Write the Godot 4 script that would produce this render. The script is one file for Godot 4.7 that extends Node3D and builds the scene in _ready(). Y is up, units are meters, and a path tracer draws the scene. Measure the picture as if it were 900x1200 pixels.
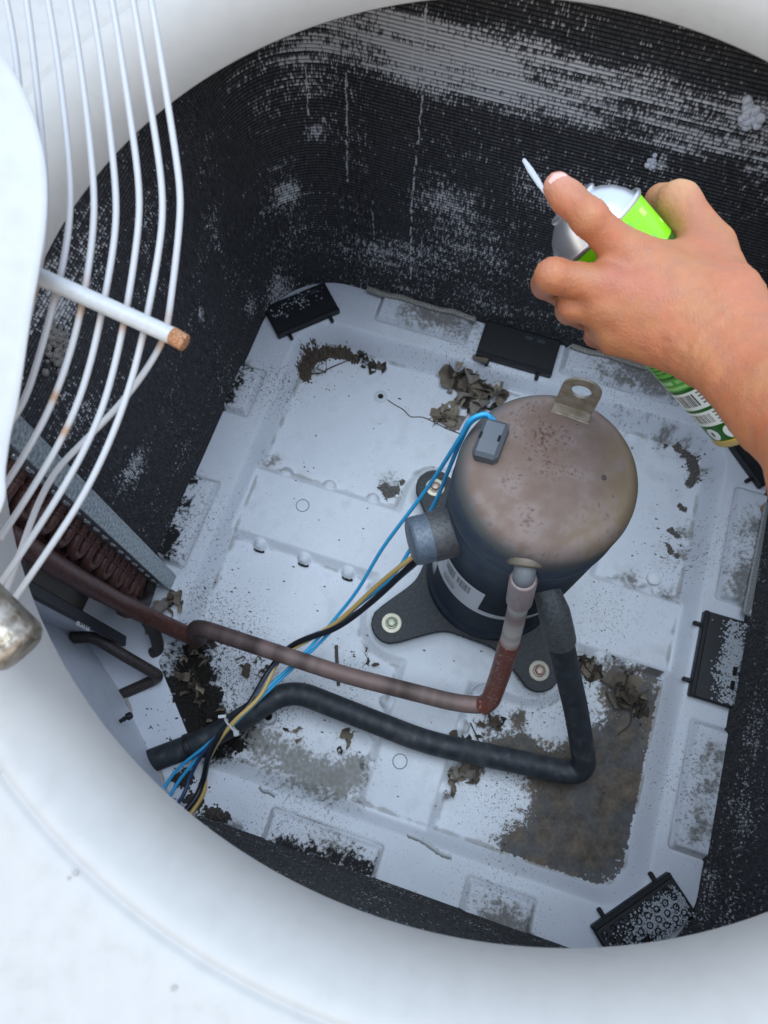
extends Node3D

# ---------------------------------------------------------------- mesh builder
class MB:
	var v := PackedVector3Array()
	var uv := PackedVector2Array()
	var col := PackedColorArray()
	var idx := PackedInt32Array()
	func vert(p: Vector3, t := Vector2.ZERO, c := Color.WHITE) -> int:
		v.append(p); uv.append(t); col.append(c)
		return v.size() - 1
	func tri(a: int, b: int, c: int) -> void:   # counter-clockwise seen from outside
		idx.append(a); idx.append(c); idx.append(b)
	func quad(a: int, b: int, c: int, d: int) -> void:
		tri(a, b, c); tri(a, c, d)
	func flat_quad(a: Vector3, b: Vector3, c: Vector3, d: Vector3) -> void:
		var i := vert(a); vert(b, Vector2(1, 0)); vert(c, Vector2(1, 1)); vert(d, Vector2(0, 1))
		quad(i, i + 1, i + 2, i + 3)
	func grid(rows: Array, closed := false, cols: Array = [], uvs: Array = []) -> void:
		var w: int = rows[0].size()
		var first := v.size()
		for r in rows.size():
			for k in w:
				vert(rows[r][k], uvs[r][k] if uvs.size() else Vector2(float(k) / w, float(r) / rows.size()), cols[r][k] if cols.size() else Color.WHITE)
		var last := w if closed else w - 1
		for r in rows.size() - 1:
			for k in last:
				var k2 := (k + 1) % w
				quad(first + r * w + k, first + r * w + k2, first + (r + 1) * w + k2, first + (r + 1) * w + k)
	func normals() -> PackedVector3Array:
		var n := PackedVector3Array()
		n.resize(v.size())
		for t in range(0, idx.size(), 3):
			var a := idx[t]; var c := idx[t + 1]; var b := idx[t + 2]
			var f := (v[b] - v[a]).cross(v[c] - v[a])
			n[a] += f; n[b] += f; n[c] += f
		for k in n.size():
			n[k] = n[k].normalized() if n[k].length_squared() > 1e-24 else Vector3.UP
		return n
	func mesh() -> ArrayMesh:
		var a := []
		a.resize(Mesh.ARRAY_MAX)
		a[Mesh.ARRAY_VERTEX] = v; a[Mesh.ARRAY_NORMAL] = normals(); a[Mesh.ARRAY_TEX_UV] = uv
		a[Mesh.ARRAY_COLOR] = col; a[Mesh.ARRAY_INDEX] = idx
		var m := ArrayMesh.new()
		m.add_surface_from_arrays(Mesh.PRIMITIVE_TRIANGLES, a)
		return m

# ---------------------------------------------------------------- shapes
func frames(pts: Array) -> Array:
	var out := []
	var up := Vector3.ZERO
	for i in pts.size():
		var t: Vector3 = (pts[mini(i + 1, pts.size() - 1)] - pts[maxi(i - 1, 0)]).normalized()
		if up == Vector3.ZERO:
			up = Vector3.UP if absf(t.y) < 0.9 else Vector3.RIGHT
		var s := up.cross(t).normalized()
		up = t.cross(s).normalized()
		out.append([s, up, t])
	return out

func tube(m: MB, pts: Array, rad, sides := 14, caps := true, cols: Array = []) -> void:
	var fr := frames(pts)
	var rows := []
	var cc := []
	var get_r := func(i): return rad[i] if rad is Array else rad
	var order := []
	if caps:
		order.append([0, 0.0, 0.0]); order.append([0, 0.86, 0.0])
	for i in pts.size():
		order.append([i, 1.0, 0.0])
	if caps:
		order.append([pts.size() - 1, 0.86, 0.0]); order.append([pts.size() - 1, 0.0, 0.0])
	for n in order.size():
		var i: int = order[n][0]
		var r: float = get_r.call(i)
		var off := 0.0
		if caps and (n < 2): off = -r * (0.12 if n == 1 else 0.14)
		if caps and (n > order.size() - 3): off = r * (0.12 if n == order.size() - 2 else 0.14)
		var ring := []
		var cr := []
		for k in sides:
			var a := TAU * k / sides
			ring.append(pts[i] + fr[i][2] * off + (fr[i][0] * cos(a) + fr[i][1] * sin(a)) * r * order[n][1])
			cr.append(cols[i] if cols.size() else Color.WHITE)
		rows.append(ring); cc.append(cr)
	m.grid(rows, true, cc)

func smooth(pts: Array, per := 8) -> Array:
	var out := []
	for i in pts.size() - 1:
		var p0: Vector3 = pts[maxi(i - 1, 0)]
		var p3: Vector3 = pts[mini(i + 2, pts.size() - 1)]
		for k in per:
			out.append(pts[i].cubic_interpolate(pts[i + 1], p0, p3, float(k) / per))
	out.append(pts[-1])
	return out

func fillet(pts: Array, r: float, seg := 8) -> Array:
	var out := [pts[0]]
	for i in range(1, pts.size() - 1):
		var a: Vector3 = pts[i - 1] - pts[i]
		var b: Vector3 = pts[i + 1] - pts[i]
		var d := minf(r, minf(a.length(), b.length()) * 0.48)
		var s: Vector3 = pts[i] + a.normalized() * d
		var e: Vector3 = pts[i] + b.normalized() * d
		for k in seg + 1:
			var t := float(k) / seg
			out.append(s * (1 - t) * (1 - t) + pts[i] * 2 * t * (1 - t) + e * t * t)
	out.append(pts[-1])
	return out

func lathe(m: MB, prof: Array, seg: int, xf := Transform3D(), colf = null) -> void:
	var rows := []
	var cc := []
	for p in prof:
		var ring := []
		var cr := []
		for k in seg:
			var a := -TAU * k / seg
			var q := Vector3(cos(a) * p.x, p.y, sin(a) * p.x)
			ring.append(xf * q)
			cr.append(colf.call(q) if colf else Color.WHITE)
		rows.append(ring); cc.append(cr)
	m.grid(rows, true, cc)

func box(m: MB, size: Vector3, bev: float, xf := Transform3D()) -> void:
	var h := size * 0.5
	var b := minf(bev, minf(h.x, minf(h.y, h.z)) * 0.9)
	var faces := [[Vector3(1, 0, 0), Vector3(0, 1, 0), Vector3(0, 0, 1)], [Vector3(0, 1, 0), Vector3(0, 0, 1), Vector3(1, 0, 0)], [Vector3(0, 0, 1), Vector3(1, 0, 0), Vector3(0, 1, 0)]]
	for f in faces:
		for s in [1.0, -1.0]:
			var n: Vector3 = f[0] * s
			var u: Vector3 = f[1]
			var w: Vector3 = f[2] * s
			var hn := absf(h.dot(f[0])); var hu := absf(h.dot(f[1])) - b; var hw := absf(h.dot(f[2])) - b
			m.flat_quad(xf * (n * hn - u * hu - w * hw), xf * (n * hn + u * hu - w * hw), xf * (n * hn + u * hu + w * hw), xf * (n * hn - u * hu + w * hw))
	if b <= 0.0: return
	for f in faces:       # edges along f[0]
		for su in [1.0, -1.0]:
			for sw in [1.0, -1.0]:
				var l: Vector3 = f[0] * (absf(h.dot(f[0])) - b)
				var hu2 := absf(h.dot(f[1])); var hw2 := absf(h.dot(f[2]))
				var p: Vector3 = f[1] * su * hu2 + f[2] * sw * (hw2 - b)
				var q: Vector3 = f[1] * su * (hu2 - b) + f[2] * sw * hw2
				if su * sw > 0: m.flat_quad(xf * (p - l), xf * (p + l), xf * (q + l), xf * (q - l))
				else: m.flat_quad(xf * (q - l), xf * (q + l), xf * (p + l), xf * (p - l))
	for sx in [1.0, -1.0]:
		for sy in [1.0, -1.0]:
			for sz in [1.0, -1.0]:
				var i := m.vert(xf * Vector3(sx * h.x, sy * (h.y - b), sz * (h.z - b)))
				m.vert(xf * Vector3(sx * (h.x - b), sy * h.y, sz * (h.z - b)))
				m.vert(xf * Vector3(sx * (h.x - b), sy * (h.y - b), sz * h.z))
				if sx * sy * sz > 0: m.tri(i, i + 1, i + 2)
				else: m.tri(i, i + 2, i + 1)

func prism(m: MB, poly: PackedVector2Array, y0: float, y1: float, bev: float, xf := Transform3D()) -> void:   # outline in x,z; sharp edges
	var n := poly.size()
	var inner := PackedVector2Array()
	for i in n:
		var d := (poly[(i + 1) % n] - poly[(i + n - 1) % n]).normalized()
		inner.append(poly[i] + Vector2(d.y, -d.x) * bev * (-1.0 if not Geometry2D.is_polygon_clockwise(poly) else 1.0))
	var rings := [[poly, y0], [poly, y1 - bev], [inner, y1]]
	var ccw := not Geometry2D.is_polygon_clockwise(poly)
	for r in 2:
		for i in n:
			var j := (i + 1) % n
			var a: Vector2 = rings[r][0][i]; var b: Vector2 = rings[r][0][j]; var c: Vector2 = rings[r + 1][0][j]; var d: Vector2 = rings[r + 1][0][i]
			var pa := xf * Vector3(a.x, rings[r][1], a.y); var pb := xf * Vector3(b.x, rings[r][1], b.y)
			var pc := xf * Vector3(c.x, rings[r + 1][1], c.y); var pd := xf * Vector3(d.x, rings[r + 1][1], d.y)
			if ccw: m.flat_quad(pb, pa, pd, pc)
			else: m.flat_quad(pa, pb, pc, pd)
	var t := Geometry2D.triangulate_polygon(inner)
	var f := m.v.size()
	for p in inner: m.vert(xf * Vector3(p.x, y1, p.y), p)
	for k in range(0, t.size(), 3):
		var A := inner[t[k]]; var B := inner[t[k + 1]]; var C := inner[t[k + 2]]
		if (B - A).cross(C - A) > 0: m.tri(f + t[k], f + t[k + 2], f + t[k + 1])
		else: m.tri(f + t[k], f + t[k + 1], f + t[k + 2])

func turned(at: Vector3, yaw := 0.0, pitch := 0.0, roll := 0.0) -> Transform3D:
	return Transform3D(Basis.from_euler(Vector3(pitch, yaw, roll)), at)

func aim(at: Vector3, y_axis: Vector3, hint := Vector3.RIGHT) -> Transform3D:
	var y := y_axis.normalized()
	var z := hint.cross(y).normalized()
	return Transform3D(Basis(y.cross(z).normalized(), y, z), at)

# ---------------------------------------------------------------- naming
var counts := {}
func numbered(called: String, parent: Node) -> String:
	var key := str(parent.get_instance_id()) + called
	counts[key] = counts.get(key, -1) + 1
	return called if counts[key] == 0 else "%s_%03d" % [called, counts[key]]

func obj(called: String, mesh, material: Material, parent: Node = self) -> MeshInstance3D:
	var o := MeshInstance3D.new()
	o.mesh = mesh.mesh() if mesh is MB else mesh
	o.material_override = material
	o.name = numbered(called, parent)
	parent.add_child(o, true)
	return o

func tag(o: Node, label: String, category: String, group := "", kind := "") -> Node:
	if label: o.set_meta("label", label)
	if category: o.set_meta("category", category)
	if group: o.set_meta("group", group)
	if kind: o.set_meta("kind", kind)
	return o

func thing(called: String, label: String, category: String, at := Vector3.ZERO, group := "") -> Node3D:
	var o := Node3D.new()
	o.name = numbered(called, self)
	add_child(o, true)
	o.position = at
	tag(o, label, category, group)
	return o

# ---------------------------------------------------------------- materials
var bump_fine: ImageTexture
var bump_soft: ImageTexture
var M := {}

func noise(seed_: int, freq: float, oct := 3, kind := FastNoiseLite.TYPE_SIMPLEX_SMOOTH) -> FastNoiseLite:
	var n := FastNoiseLite.new()
	n.seed = seed_; n.frequency = freq; n.noise_type = kind
	n.fractal_type = FastNoiseLite.FRACTAL_FBM if oct > 1 else FastNoiseLite.FRACTAL_NONE
	n.fractal_octaves = oct
	return n

func grey_tex(seed_: int, freq: float, size := 256, oct := 4) -> ImageTexture:
	return ImageTexture.create_from_image(noise(seed_, freq, oct).get_seamless_image(size, size))

func blend_tex(seed_: int, freq: float, stops: Array, size := 256, oct := 4) -> ImageTexture:   # stops: [value, linear colour]
	var g := noise(seed_, freq, oct).get_seamless_image(size, size)
	var im := Image.create(size, size, false, Image.FORMAT_RGB8)
	for y in size:
		for x in size:
			var t := g.get_pixel(x, y).r
			var c: Color = stops[-1][1]
			for k in stops.size() - 1:
				if t <= stops[k + 1][0]:
					c = stops[k][1].lerp(stops[k + 1][1], clampf((t - stops[k][0]) / (stops[k + 1][0] - stops[k][0]), 0, 1))
					break
			im.set_pixel(x, y, c.linear_to_srgb())
	return ImageTexture.create_from_image(im)

func mat(c: Color, rough := 0.6, metal := 0.0, bump := 0.0, scale := 20.0, tex: Texture2D = null, fine := true) -> StandardMaterial3D:
	var m := StandardMaterial3D.new()
	m.albedo_color = c.linear_to_srgb()
	m.roughness = rough; m.metallic = metal
	m.uv1_triplanar = true
	m.uv1_scale = Vector3.ONE * scale
	if tex: m.albedo_texture = tex
	if bump > 0.0:
		m.heightmap_enabled = true
		m.heightmap_texture = bump_fine if fine else bump_soft
		m.heightmap_scale = bump
	return m

func vmat(rough := 0.6, metal := 0.0, bump := 0.0, scale := 20.0) -> StandardMaterial3D:
	var m := mat(Color.WHITE, rough, metal, bump, scale)
	m.vertex_color_use_as_albedo = true
	return m

func ss(a: float, b: float, x: float) -> float:
	return smoothstep(a, b, x)

func gs(x: float, y: float, cx: float, cy: float, s: float) -> float:
	return exp(-((x - cx) * (x - cx) + (y - cy) * (y - cy)) / (s * s))

# ================================================================ scene
func _ready() -> void:
	var cam := Camera3D.new()
	cam.name = "camera"
	add_child(cam)
	cam.transform = Transform3D(Basis(Vector3(0.95078, 0.00842, -0.30977), Vector3(-0.29462, 0.33438, -0.89520), Vector3(0.09604, 0.94240, 0.32040)).orthonormalized(), Vector3(-0.0121, 0.9648, 0.2602))
	cam.fov = 67.9
	cam.near = 0.01; cam.far = 200.0
	var lens := CameraAttributesPhysical.new()
	lens.frustum_focal_length = 17.83
	lens.frustum_focus_distance = 0.66
	lens.frustum_near = 0.01; lens.frustum_far = 200.0
	lens.exposure_aperture = 8.0
	cam.attributes = lens
	cam.fov = 67.9
	cam.current = true

	var env := Environment.new()
	env.background_mode = Environment.BG_SKY
	# clear air, blue to the north and overhead, whitening and warming through haze towards the south
	var air := Image.create(256, 128, false, Image.FORMAT_RGBF)
	for py in 128:
		var el := PI / 2 - PI * (py + 0.5) / 128.0
		for px in 256:
			var az := TAU * ((px + 0.5) / 256.0 - 0.5)          # 0 is south, +z
			var south := 0.5 + 0.5 * cos(az)
			var low := Color(0.56, 0.72, 1.00).lerp(Color(1.58, 1.34, 0.98), south * south * (3.0 - 2.0 * south))
			var c := low.lerp(Color(0.52, 0.66, 0.95), 1.0 - pow(1.0 - clampf(sin(el), 0, 1), 1.8))
			if el < 0.0: c = Color(0.42, 0.38, 0.32)
			air.set_pixel(px, py, c)
	var sky := PanoramaSkyMaterial.new()
	sky.panorama = ImageTexture.create_from_image(air)
	env.sky = Sky.new()
	env.sky.sky_material = sky
	env.tonemap_mode = Environment.TONE_MAPPER_LINEAR
	env.tonemap_exposure = 1.95
	env.sdfgi_enabled = true; env.ssao_enabled = true; env.ssil_enabled = true
	var we := WorldEnvironment.new()
	we.name = "world_environment"
	we.environment = env
	add_child(we)
	var sun := DirectionalLight3D.new()
	sun.name = "sun"
	add_child(sun)
	sun.look_at_from_position(Vector3(-0.05, 2.0, -0.12), Vector3.ZERO, Vector3.FORWARD)
	sun.light_energy = 0.5
	sun.light_color = Color(0.90, 0.96, 1.0)
	sun.light_angular_distance = 48.0
	sun.shadow_enabled = true

	seed(7)
	bump_fine = grey_tex(11, 0.05, 256, 4)
	bump_soft = grey_tex(12, 0.012, 256, 3)
	M.black = mat(Color(0.012, 0.013, 0.015), 0.5, 0, 0.02, 30)
	M.hole = mat(Color(0.006, 0.006, 0.006), 0.9)
	M.galv = mat(Color.WHITE, 0.45, 0.75, 0.02, 25, blend_tex(21, 0.03, [[0.2, Color(0.25, 0.28, 0.29)], [0.5, Color(0.38, 0.41, 0.42)], [0.8, Color(0.52, 0.55, 0.55)]]))
	M.zinc = mat(Color(0.55, 0.52, 0.38), 0.4, 0.6, 0.01, 60)
	build_ground()
	build_cover()
	build_coil()
	build_pan()
	build_compressor()
	build_pipes()
	build_wires()
	build_clips()
	build_debris()
	build_guard()
	build_hand()

# ---------------------------------------------------------------- setting and cabinet
func build_ground() -> void:
	var m := MB.new()
	m.flat_quad(Vector3(-40, -0.09, 40), Vector3(40, -0.09, 40), Vector3(40, -0.09, -40), Vector3(-40, -0.09, -40))
	tag(obj("ground", m, mat(Color.WHITE, 0.95, 0, 0.3, 2, blend_tex(31, 0.03, [[0.2, Color(0.25, 0.23, 0.2)], [0.8, Color(0.4, 0.38, 0.34)]]))), "", "", "", "structure")

func square_r(a: float, half: float, round_: float) -> float:
	var lo := half * 0.9; var hi := half * 1.5
	var d := Vector2(cos(a), sin(a))
	for i in 30:
		var mid := (lo + hi) * 0.5
		var q := (d * mid).abs() - Vector2(half - round_, half - round_)
		var s := Vector2(maxf(q.x, 0), maxf(q.y, 0)).length() + minf(maxf(q.x, q.y), 0) - round_
		if s > 0: hi = mid
		else: lo = mid
	return lo

func build_cover() -> void:
	var t := thing("condenser_housing", "pale beige housing with large round top opening enclosing the whole unit", "housing")
	var prof := [[0.3250, 0.572], [0.3222, 0.5535], [0.3204, 0.5512], [0.3190, 0.5515], [0.3186, 0.553], [0.3200, 0.5610], [0.3222, 0.5690], [0.3252, 0.5765], [0.3292, 0.5835], [0.3340, 0.5895], [0.3395, 0.5942], [0.3455, 0.5978], [0.3510, 0.5997], [0.3535, 0.5993], [0.3548, 0.5984], [0.3562, 0.5984], [0.3575, 0.5996], [0.36, 0.6006], [0.366, 0.6008]]
	var seg := 288
	var rows := []
	for p in prof:
		var ring := []
		for k in seg:
			var a := -TAU * k / seg
			ring.append(Vector3(cos(a) * p[0], p[1], sin(a) * p[0]))
		rows.append(ring)
	for q in [[0.3, 0.6006], [0.65, 0.6006], [0.97, 0.6004], [1.0, 0.598], [1.008, 0.592], [1.009, 0.555], [1.0, 0.553]]:
		var ring := []
		for k in seg:
			var a := -TAU * k / seg
			var r: float = square_r(a, 0.44, 0.06)
			if q[0] < 1.0: r = lerpf(0.366, r, q[0])
			else: r += (q[0] - 1.0)
			ring.append(Vector3(cos(a) * r, q[1], sin(a) * r))
		rows.append(ring)
	var m := MB.new()
	m.grid(rows, true)
	# painted sheet steel with faint mottling, grime spots and water marks that stay with the paint
	var paint := mat(Color.WHITE, 0.5, 0, 0.012, 6, blend_tex(41, 0.02, [[0.1, Color(0.350, 0.331, 0.295)], [0.35, Color(0.367, 0.348, 0.312)], [0.9, Color(0.383, 0.362, 0.325)]], 512, 5))
	M.paint = paint
	obj("top_cover", m, paint, t)
	for k in 4:
		var s := MB.new()
		box(s, Vector3(0.80, 0.62, 0.006), 0.002)
		var o := obj("side_panel", s, paint, t)
		o.transform = turned(Vector3(0, 0.24, 0), k * PI / 2) * Transform3D(Basis(), Vector3(0, 0, 0.436))
	# scattered grime specks on the lid near the seam
	var rng := RandomNumberGenerator.new(); rng.seed = 5
	var sp := MB.new()
	for k in 30:
		var a := rng.randf_range(1.55, 2.75); var r := rng.randf_range(0.352, 0.44)
		var c := Vector3(cos(a) * r, 0.6013, sin(a) * r)
		var rad := rng.randf_range(0.0005, 0.0016)
		var f := sp.vert(c)
		for j in 9:
			var b := -TAU * j / 8.0
			sp.vert(c + Vector3(cos(b), 0, sin(b)) * rad * rng.randf_range(0.6, 1.1))
			if j: sp.tri(f, f + j, f + j + 1)
	var g := obj("grime_specks", sp, mat(Color(0.30, 0.285, 0.255), 0.9), t)
	g.set_meta("kind", "stuff")
	# folded corner panel in the south-west corner
	var cp := thing("corner_panel", "bluish painted sheet panel folded across the corner below the opening", "panel")
	var fold := [[-0.362, 0.196], [-0.358, 0.203], [-0.3995, 0.2155], [-0.396, 0.2185], [-0.33, 0.262], [-0.262, 0.322], [-0.20, 0.372], [-0.19, 0.384]]
	var pr := []
	for y in [0.0305, 0.07, 0.12, 0.2, 0.3, 0.42, 0.55]:
		var ring := []
		for f2 in fold: ring.append(Vector3(f2[0], y, f2[1]))
		pr.append(ring)
	var pm := MB.new()
	var back := []
	for row in pr:
		var r2 := []
		for p in row: r2.append(p + Vector3(-0.0012, 0, 0.0016))
		back.append(r2)
	for row in pr: row.reverse()
	pm.grid(pr); pm.grid(back)
	obj("sheet", pm, mat(Color.WHITE, 0.5, 0, 0.01, 8, blend_tex(43, 0.02, [[0.2, Color(0.74, 0.76, 0.79)], [0.7, Color(0.80, 0.82, 0.85)]])), cp)
	var ed := MB.new()
	for k in 2:
		var a := Vector3(-0.335 + k * 0.067, 0.034, 0.2575 + k * 0.059)
		tube(ed, smooth([a, a + Vector3(0.016, 0.003, 0.012), a + Vector3(0.03, -0.001, 0.03), a + Vector3(0.052, 0.002, 0.048)], 6), 0.0022, 8)
	obj("torn_insulation", ed, mat(Color(0.5, 0.46, 0.4), 0.95, 0, 0.2, 30), cp)
	var st := thing("black_strip", "black vertical trim strip bearing small white tag beside copper header", "trim strip")
	var sm := MB.new()
	box(sm, Vector3(0.006, 0.30, 0.013), 0.0015, turned(Vector3(-0.349, 0.205, 0.2035), 0.35))
	obj("strip", sm, M.black, st)
	var tg := MB.new()
	box(tg, Vector3(0.0012, 0.034, 0.010), 0.0004, turned(Vector3(-0.3458, 0.19, 0.2085), 0.35))
	var tgo := obj("tag", tg, mat(Color(0.7, 0.7, 0.68), 0.6), st)
	for k in 4:
		var tl := MB.new()
		box(tl, Vector3(0.0006, 0.0032, 0.0035 + 0.0015 * (k % 2)), 0.0001, turned(Vector3(-0.3451, 0.179 + 0.0065 * k, 0.2087), 0.35))
		obj("print_mark", tl, M.black, tgo)
	var sc := thing("panel_screw", "small black hex screw sticking out of the corner panel", "screw", Vector3(-0.2985, 0.10, 0.287))
	var xf := aim(Vector3.ZERO, Vector3(0.68, 0.25, -0.72))
	var s1 := MB.new(); lathe(s1, [Vector2(0, -0.004), Vector2(0.0022, -0.004), Vector2(0.0022, 0.003), Vector2(0.003, 0.003), Vector2(0.003, 0.0035), Vector2(0.0022, 0.004), Vector2(0.0022, 0.008)], 10, xf)
	obj("shank", s1, M.black, sc)
	var s2 := MB.new(); lathe(s2, [Vector2(0.0022, 0.007), Vector2(0.0042, 0.0075), Vector2(0.0042, 0.0095), Vector2(0.0036, 0.013), Vector2(0, 0.0132)], 6, xf)
	obj("head", s2, M.black, sc)

# ---------------------------------------------------------------- coil
func coil_path() -> Array:      # [point, inward normal, arc length]
	var pts := []
	var add := func(p: Vector2, n: Vector2): pts.append([p, n])
	var r := 0.10
	for k in 24: add.call(Vector2(-0.36, lerpf(0.107, -0.272, k / 24.0)), Vector2(1, 0))
	for k in 14:
		var a := PI + PI / 2 * k / 14.0
		add.call(Vector2(-0.26, -0.272) + Vector2(cos(a), sin(a)) * r, -Vector2(cos(a), sin(a)))
	for k in 30: add.call(Vector2(lerpf(-0.26, 0.262, k / 30.0), -0.372), Vector2(0, 1))
	for k in 14:
		var a := -PI / 2 + PI / 2 * k / 14.0
		add.call(Vector2(0.262, -0.272) + Vector2(cos(a), sin(a)) * r, -Vector2(cos(a), sin(a)))
	for k in 30: add.call(Vector2(0.362, lerpf(-0.272, 0.258, k / 30.0)), Vector2(-1, 0))
	for k in 14:
		var a := PI / 2 * k / 14.0
		add.call(Vector2(0.262, 0.258) + Vector2(cos(a), sin(a)) * r, -Vector2(cos(a), sin(a)))
	for k in 25: add.call(Vector2(lerpf(0.262, -0.19, k / 24.0), 0.358), Vector2(0, -1))
	var s := 0.0
	for i in pts.size():
		if i: s += pts[i][0].distance_to(pts[i - 1][0])
		pts[i].append(s)
	return pts

func build_coil() -> void:
	var t := thing("condenser_coil", "black finned coil wrapping the four inner walls, dusted with grey residue", "coil")
	var path := coil_path()
	var total: float = path[-1][2]
	var y0 := 0.0325; var y1 := 0.552; var pitch := 0.0043
	var n := int((y1 - y0) / pitch)
	var ridge := [[0.0, 0.0], [0.16, 0.0009], [0.36, 0.0019], [0.6, 0.0021], [0.82, 0.0012]]
	var rows := []
	var uvs := []
	for i in n + 1:
		for q in ridge:
			var y: float = y0 + (i + q[0]) * pitch
			var ring := []; var ur := []
			for p in path:
				var w: Vector2 = p[0] + p[1] * q[1]
				ring.append(Vector3(w.x, y, w.y)); ur.append(Vector2(p[2] / total, 1.0 - (y - y0) / (y1 - y0)))
			ring.reverse(); ur.reverse()
			rows.append(ring); uvs.append(ur)
			if i == n: break
	# wrap over the top and down the outside
	for q in [[-0.04, y1], [-0.04, y0]]:
		var ring := []; var ur := []
		for p in path:
			var w: Vector2 = p[0] + p[1] * q[0]
			ring.append(Vector3(w.x, q[1], w.y)); ur.append(Vector2(p[2] / total, 0.0))
		ring.reverse(); ur.reverse()
		rows.append(ring); uvs.append(ur)
	var m := MB.new()
	m.grid(rows, false, [], uvs)
	var W := 2048; var H := 720
	var data := PackedByteArray(); data.resize(W * H * 3)
	var nl := noise(51, 9.0, 4)
	var nm := noise(52, 60.0, 3)
	var nd := noise(53, 1.0, 1, FastNoiseLite.TYPE_VALUE)
	var ns := noise(54, 1.0, 2)
	var dark := Color(0.009, 0.0095, 0.011); var dust := Color(0.58, 0.575, 0.56)
	# [s, y, size s, size y, strength]: patches of residue along the unrolled coil
	var patches := [[0.66, 0.245, 0.05, 0.03, 0.30], [0.60, 0.13, 0.10, 0.035, 0.30], [0.72, 0.19, 0.07, 0.03, 0.22], [0.465, 0.225, 0.016, 0.02, 0.62], [0.505, 0.31, 0.016, 0.014, 0.5], [0.50, 0.375, 0.025, 0.03, 0.3],
		[0.42, 0.06, 0.03, 0.05, 0.35], [0.36, 0.10, 0.014, 0.025, 0.4], [0.155, 0.46, 0.05, 0.04, 0.3], [0.095, 0.45, 0.03, 0.035, 0.55], [0.065, 0.21, 0.03, 0.03, 0.36], [0.33, 0.26, 0.012, 0.05, 0.25], [0.26, 0.22, 0.006, 0.02, 0.45], [0.24, 0.36, 0.1, 0.1, 0.1], [0.06, 0.35, 0.05, 0.05, 0.25],
		[0.78, 0.29, 0.1, 0.06, 0.16], [0.93, 0.455, 0.007, 0.01, 0.7], [0.87, 0.375, 0.006, 0.008, 0.7], [0.98, 0.38, 0.03, 0.02, 0.22], [0.9, 0.18, 0.06, 0.05, 0.16], [0.7, 0.07, 0.12, 0.03, 0.15], [1.58, 0.10, 0.06, 0.03, 0.16], [1.66, 0.11, 0.05, 0.04, 0.22], [1.75, 0.08, 0.05, 0.05, 0.2], [1.45, 0.16, 0.05, 0.06, 0.14]]
	var scratches := [[0.622, 0.09, 0.48, 0.0012], [0.541, 0.24, 0.395, 0.001], [0.498, 0.33, 0.39, 0.0008], [0.61, 0.40, 0.45, 0.0008], [0.655, 0.06, 0.12, 0.0007], [0.572, 0.15, 0.22, 0.0006]]
	var o := 0
	for j in H:
		var y: float = lerpf(y1, y0, (j + 0.5) / H)
		var ph := fposmod((y - y0) / pitch, 1.0)
		var crest := ss(0.15, 0.4, ph) * (1.0 - ss(0.75, 0.98, ph))
		var near_y := []
		for p in patches:
			if absf(y - p[1]) < 2.2 * p[3]: near_y.append(p)
		var top := ss(0.375, 0.412, y) * (1.0 - ss(0.455, 0.482, y))
		for i in W:
			var s := total * (i + 0.5) / W
			var big := nl.get_noise_2d(s, y * 1.6)
			var streak := ns.get_noise_2d(s * 9.0, y * 95.0)
			var v := (0.26 if s > 0.42 and s < 1.2 else 0.20) + 0.22 * big + 0.15 * streak 
			if top > 0.0 and s > 0.4 and s < 1.25:
				v += top * (0.10 + 0.55 * exp(-pow((s - 0.62) / 0.12, 2)) + 0.26 * ss(0.6, 0.75, s) * (1.0 - ss(1.0, 1.2, s)) + 0.25 * streak)
			if s > 1.72: v += 0.02
			for p in near_y:
				var ds: float = (s - p[0]) / p[2]
				if ds > -2.2 and ds < 2.2:
					var dy: float = (y - p[1]) / p[3]
					v += p[4] * exp(-ds * ds - dy * dy)
			var hf := nd.get_noise_2d(s * 2600.0, y * 230.0) * 0.5 + 0.5
			var hf2 := nm.get_noise_2d(s * 3.0, y * 1.3)
			var hf3 := nm.get_noise_2d(s * 9.0 + 5.0, y * 2.2)
			var smear := ss(0.30, 0.95, v + 0.14 * hf2 + 0.20 * hf3) * (0.15 + 0.85 * crest) * 0.34
			var k := ss(0.50, 0.84, v + (hf - 0.5) * 0.62 + hf2 * 0.25 + hf3 * 0.22 + (crest - 0.6) * 0.12)
			k = maxf(smear, k * (0.30 + 0.70 * crest))
			for q in scratches:
				if y > q[1] and y < q[2] and absf(s - q[0] - 0.002 * sin(y * 20.0)) < q[3]: k = maxf(k, 0.85 * ss(0.25, 0.5, hf))
			k = maxf(k, 0.11 * crest * (0.25 + hf))
			var c := dark.lerp(dust, clampf(k, 0, 1)).linear_to_srgb()
			data[o] = int(c.r * 255.0); data[o + 1] = int(c.g * 255.0); data[o + 2] = int(c.b * 255.0)
			o += 3
	var fm := StandardMaterial3D.new()
	fm.albedo_texture = ImageTexture.create_from_image(Image.create_from_data(W, H, false, Image.FORMAT_RGB8, data))
	fm.roughness = 0.75
	fm.metallic_specular = 0.25
	obj("fin_block", m, fm, t)
	# west end: galvanised tube sheet with slots and copper return bends
	var ts := MB.new()
	box(ts, Vector3(0.082, 0.50, 0.0016), 0.0004, Transform3D(Basis(), Vector3(-0.370, 0.282, 0.1265)))
	var sheet := obj("tube_sheet", ts, M.galv, t)
	var fl := MB.new()
	box(fl, Vector3(0.0018, 0.505, 0.021), 0.0005, Transform3D(Basis(), Vector3(-0.3285, 0.2825, 0.117)))
	obj("flange", fl, M.galv, sheet)
	var slot := MB.new()
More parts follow.
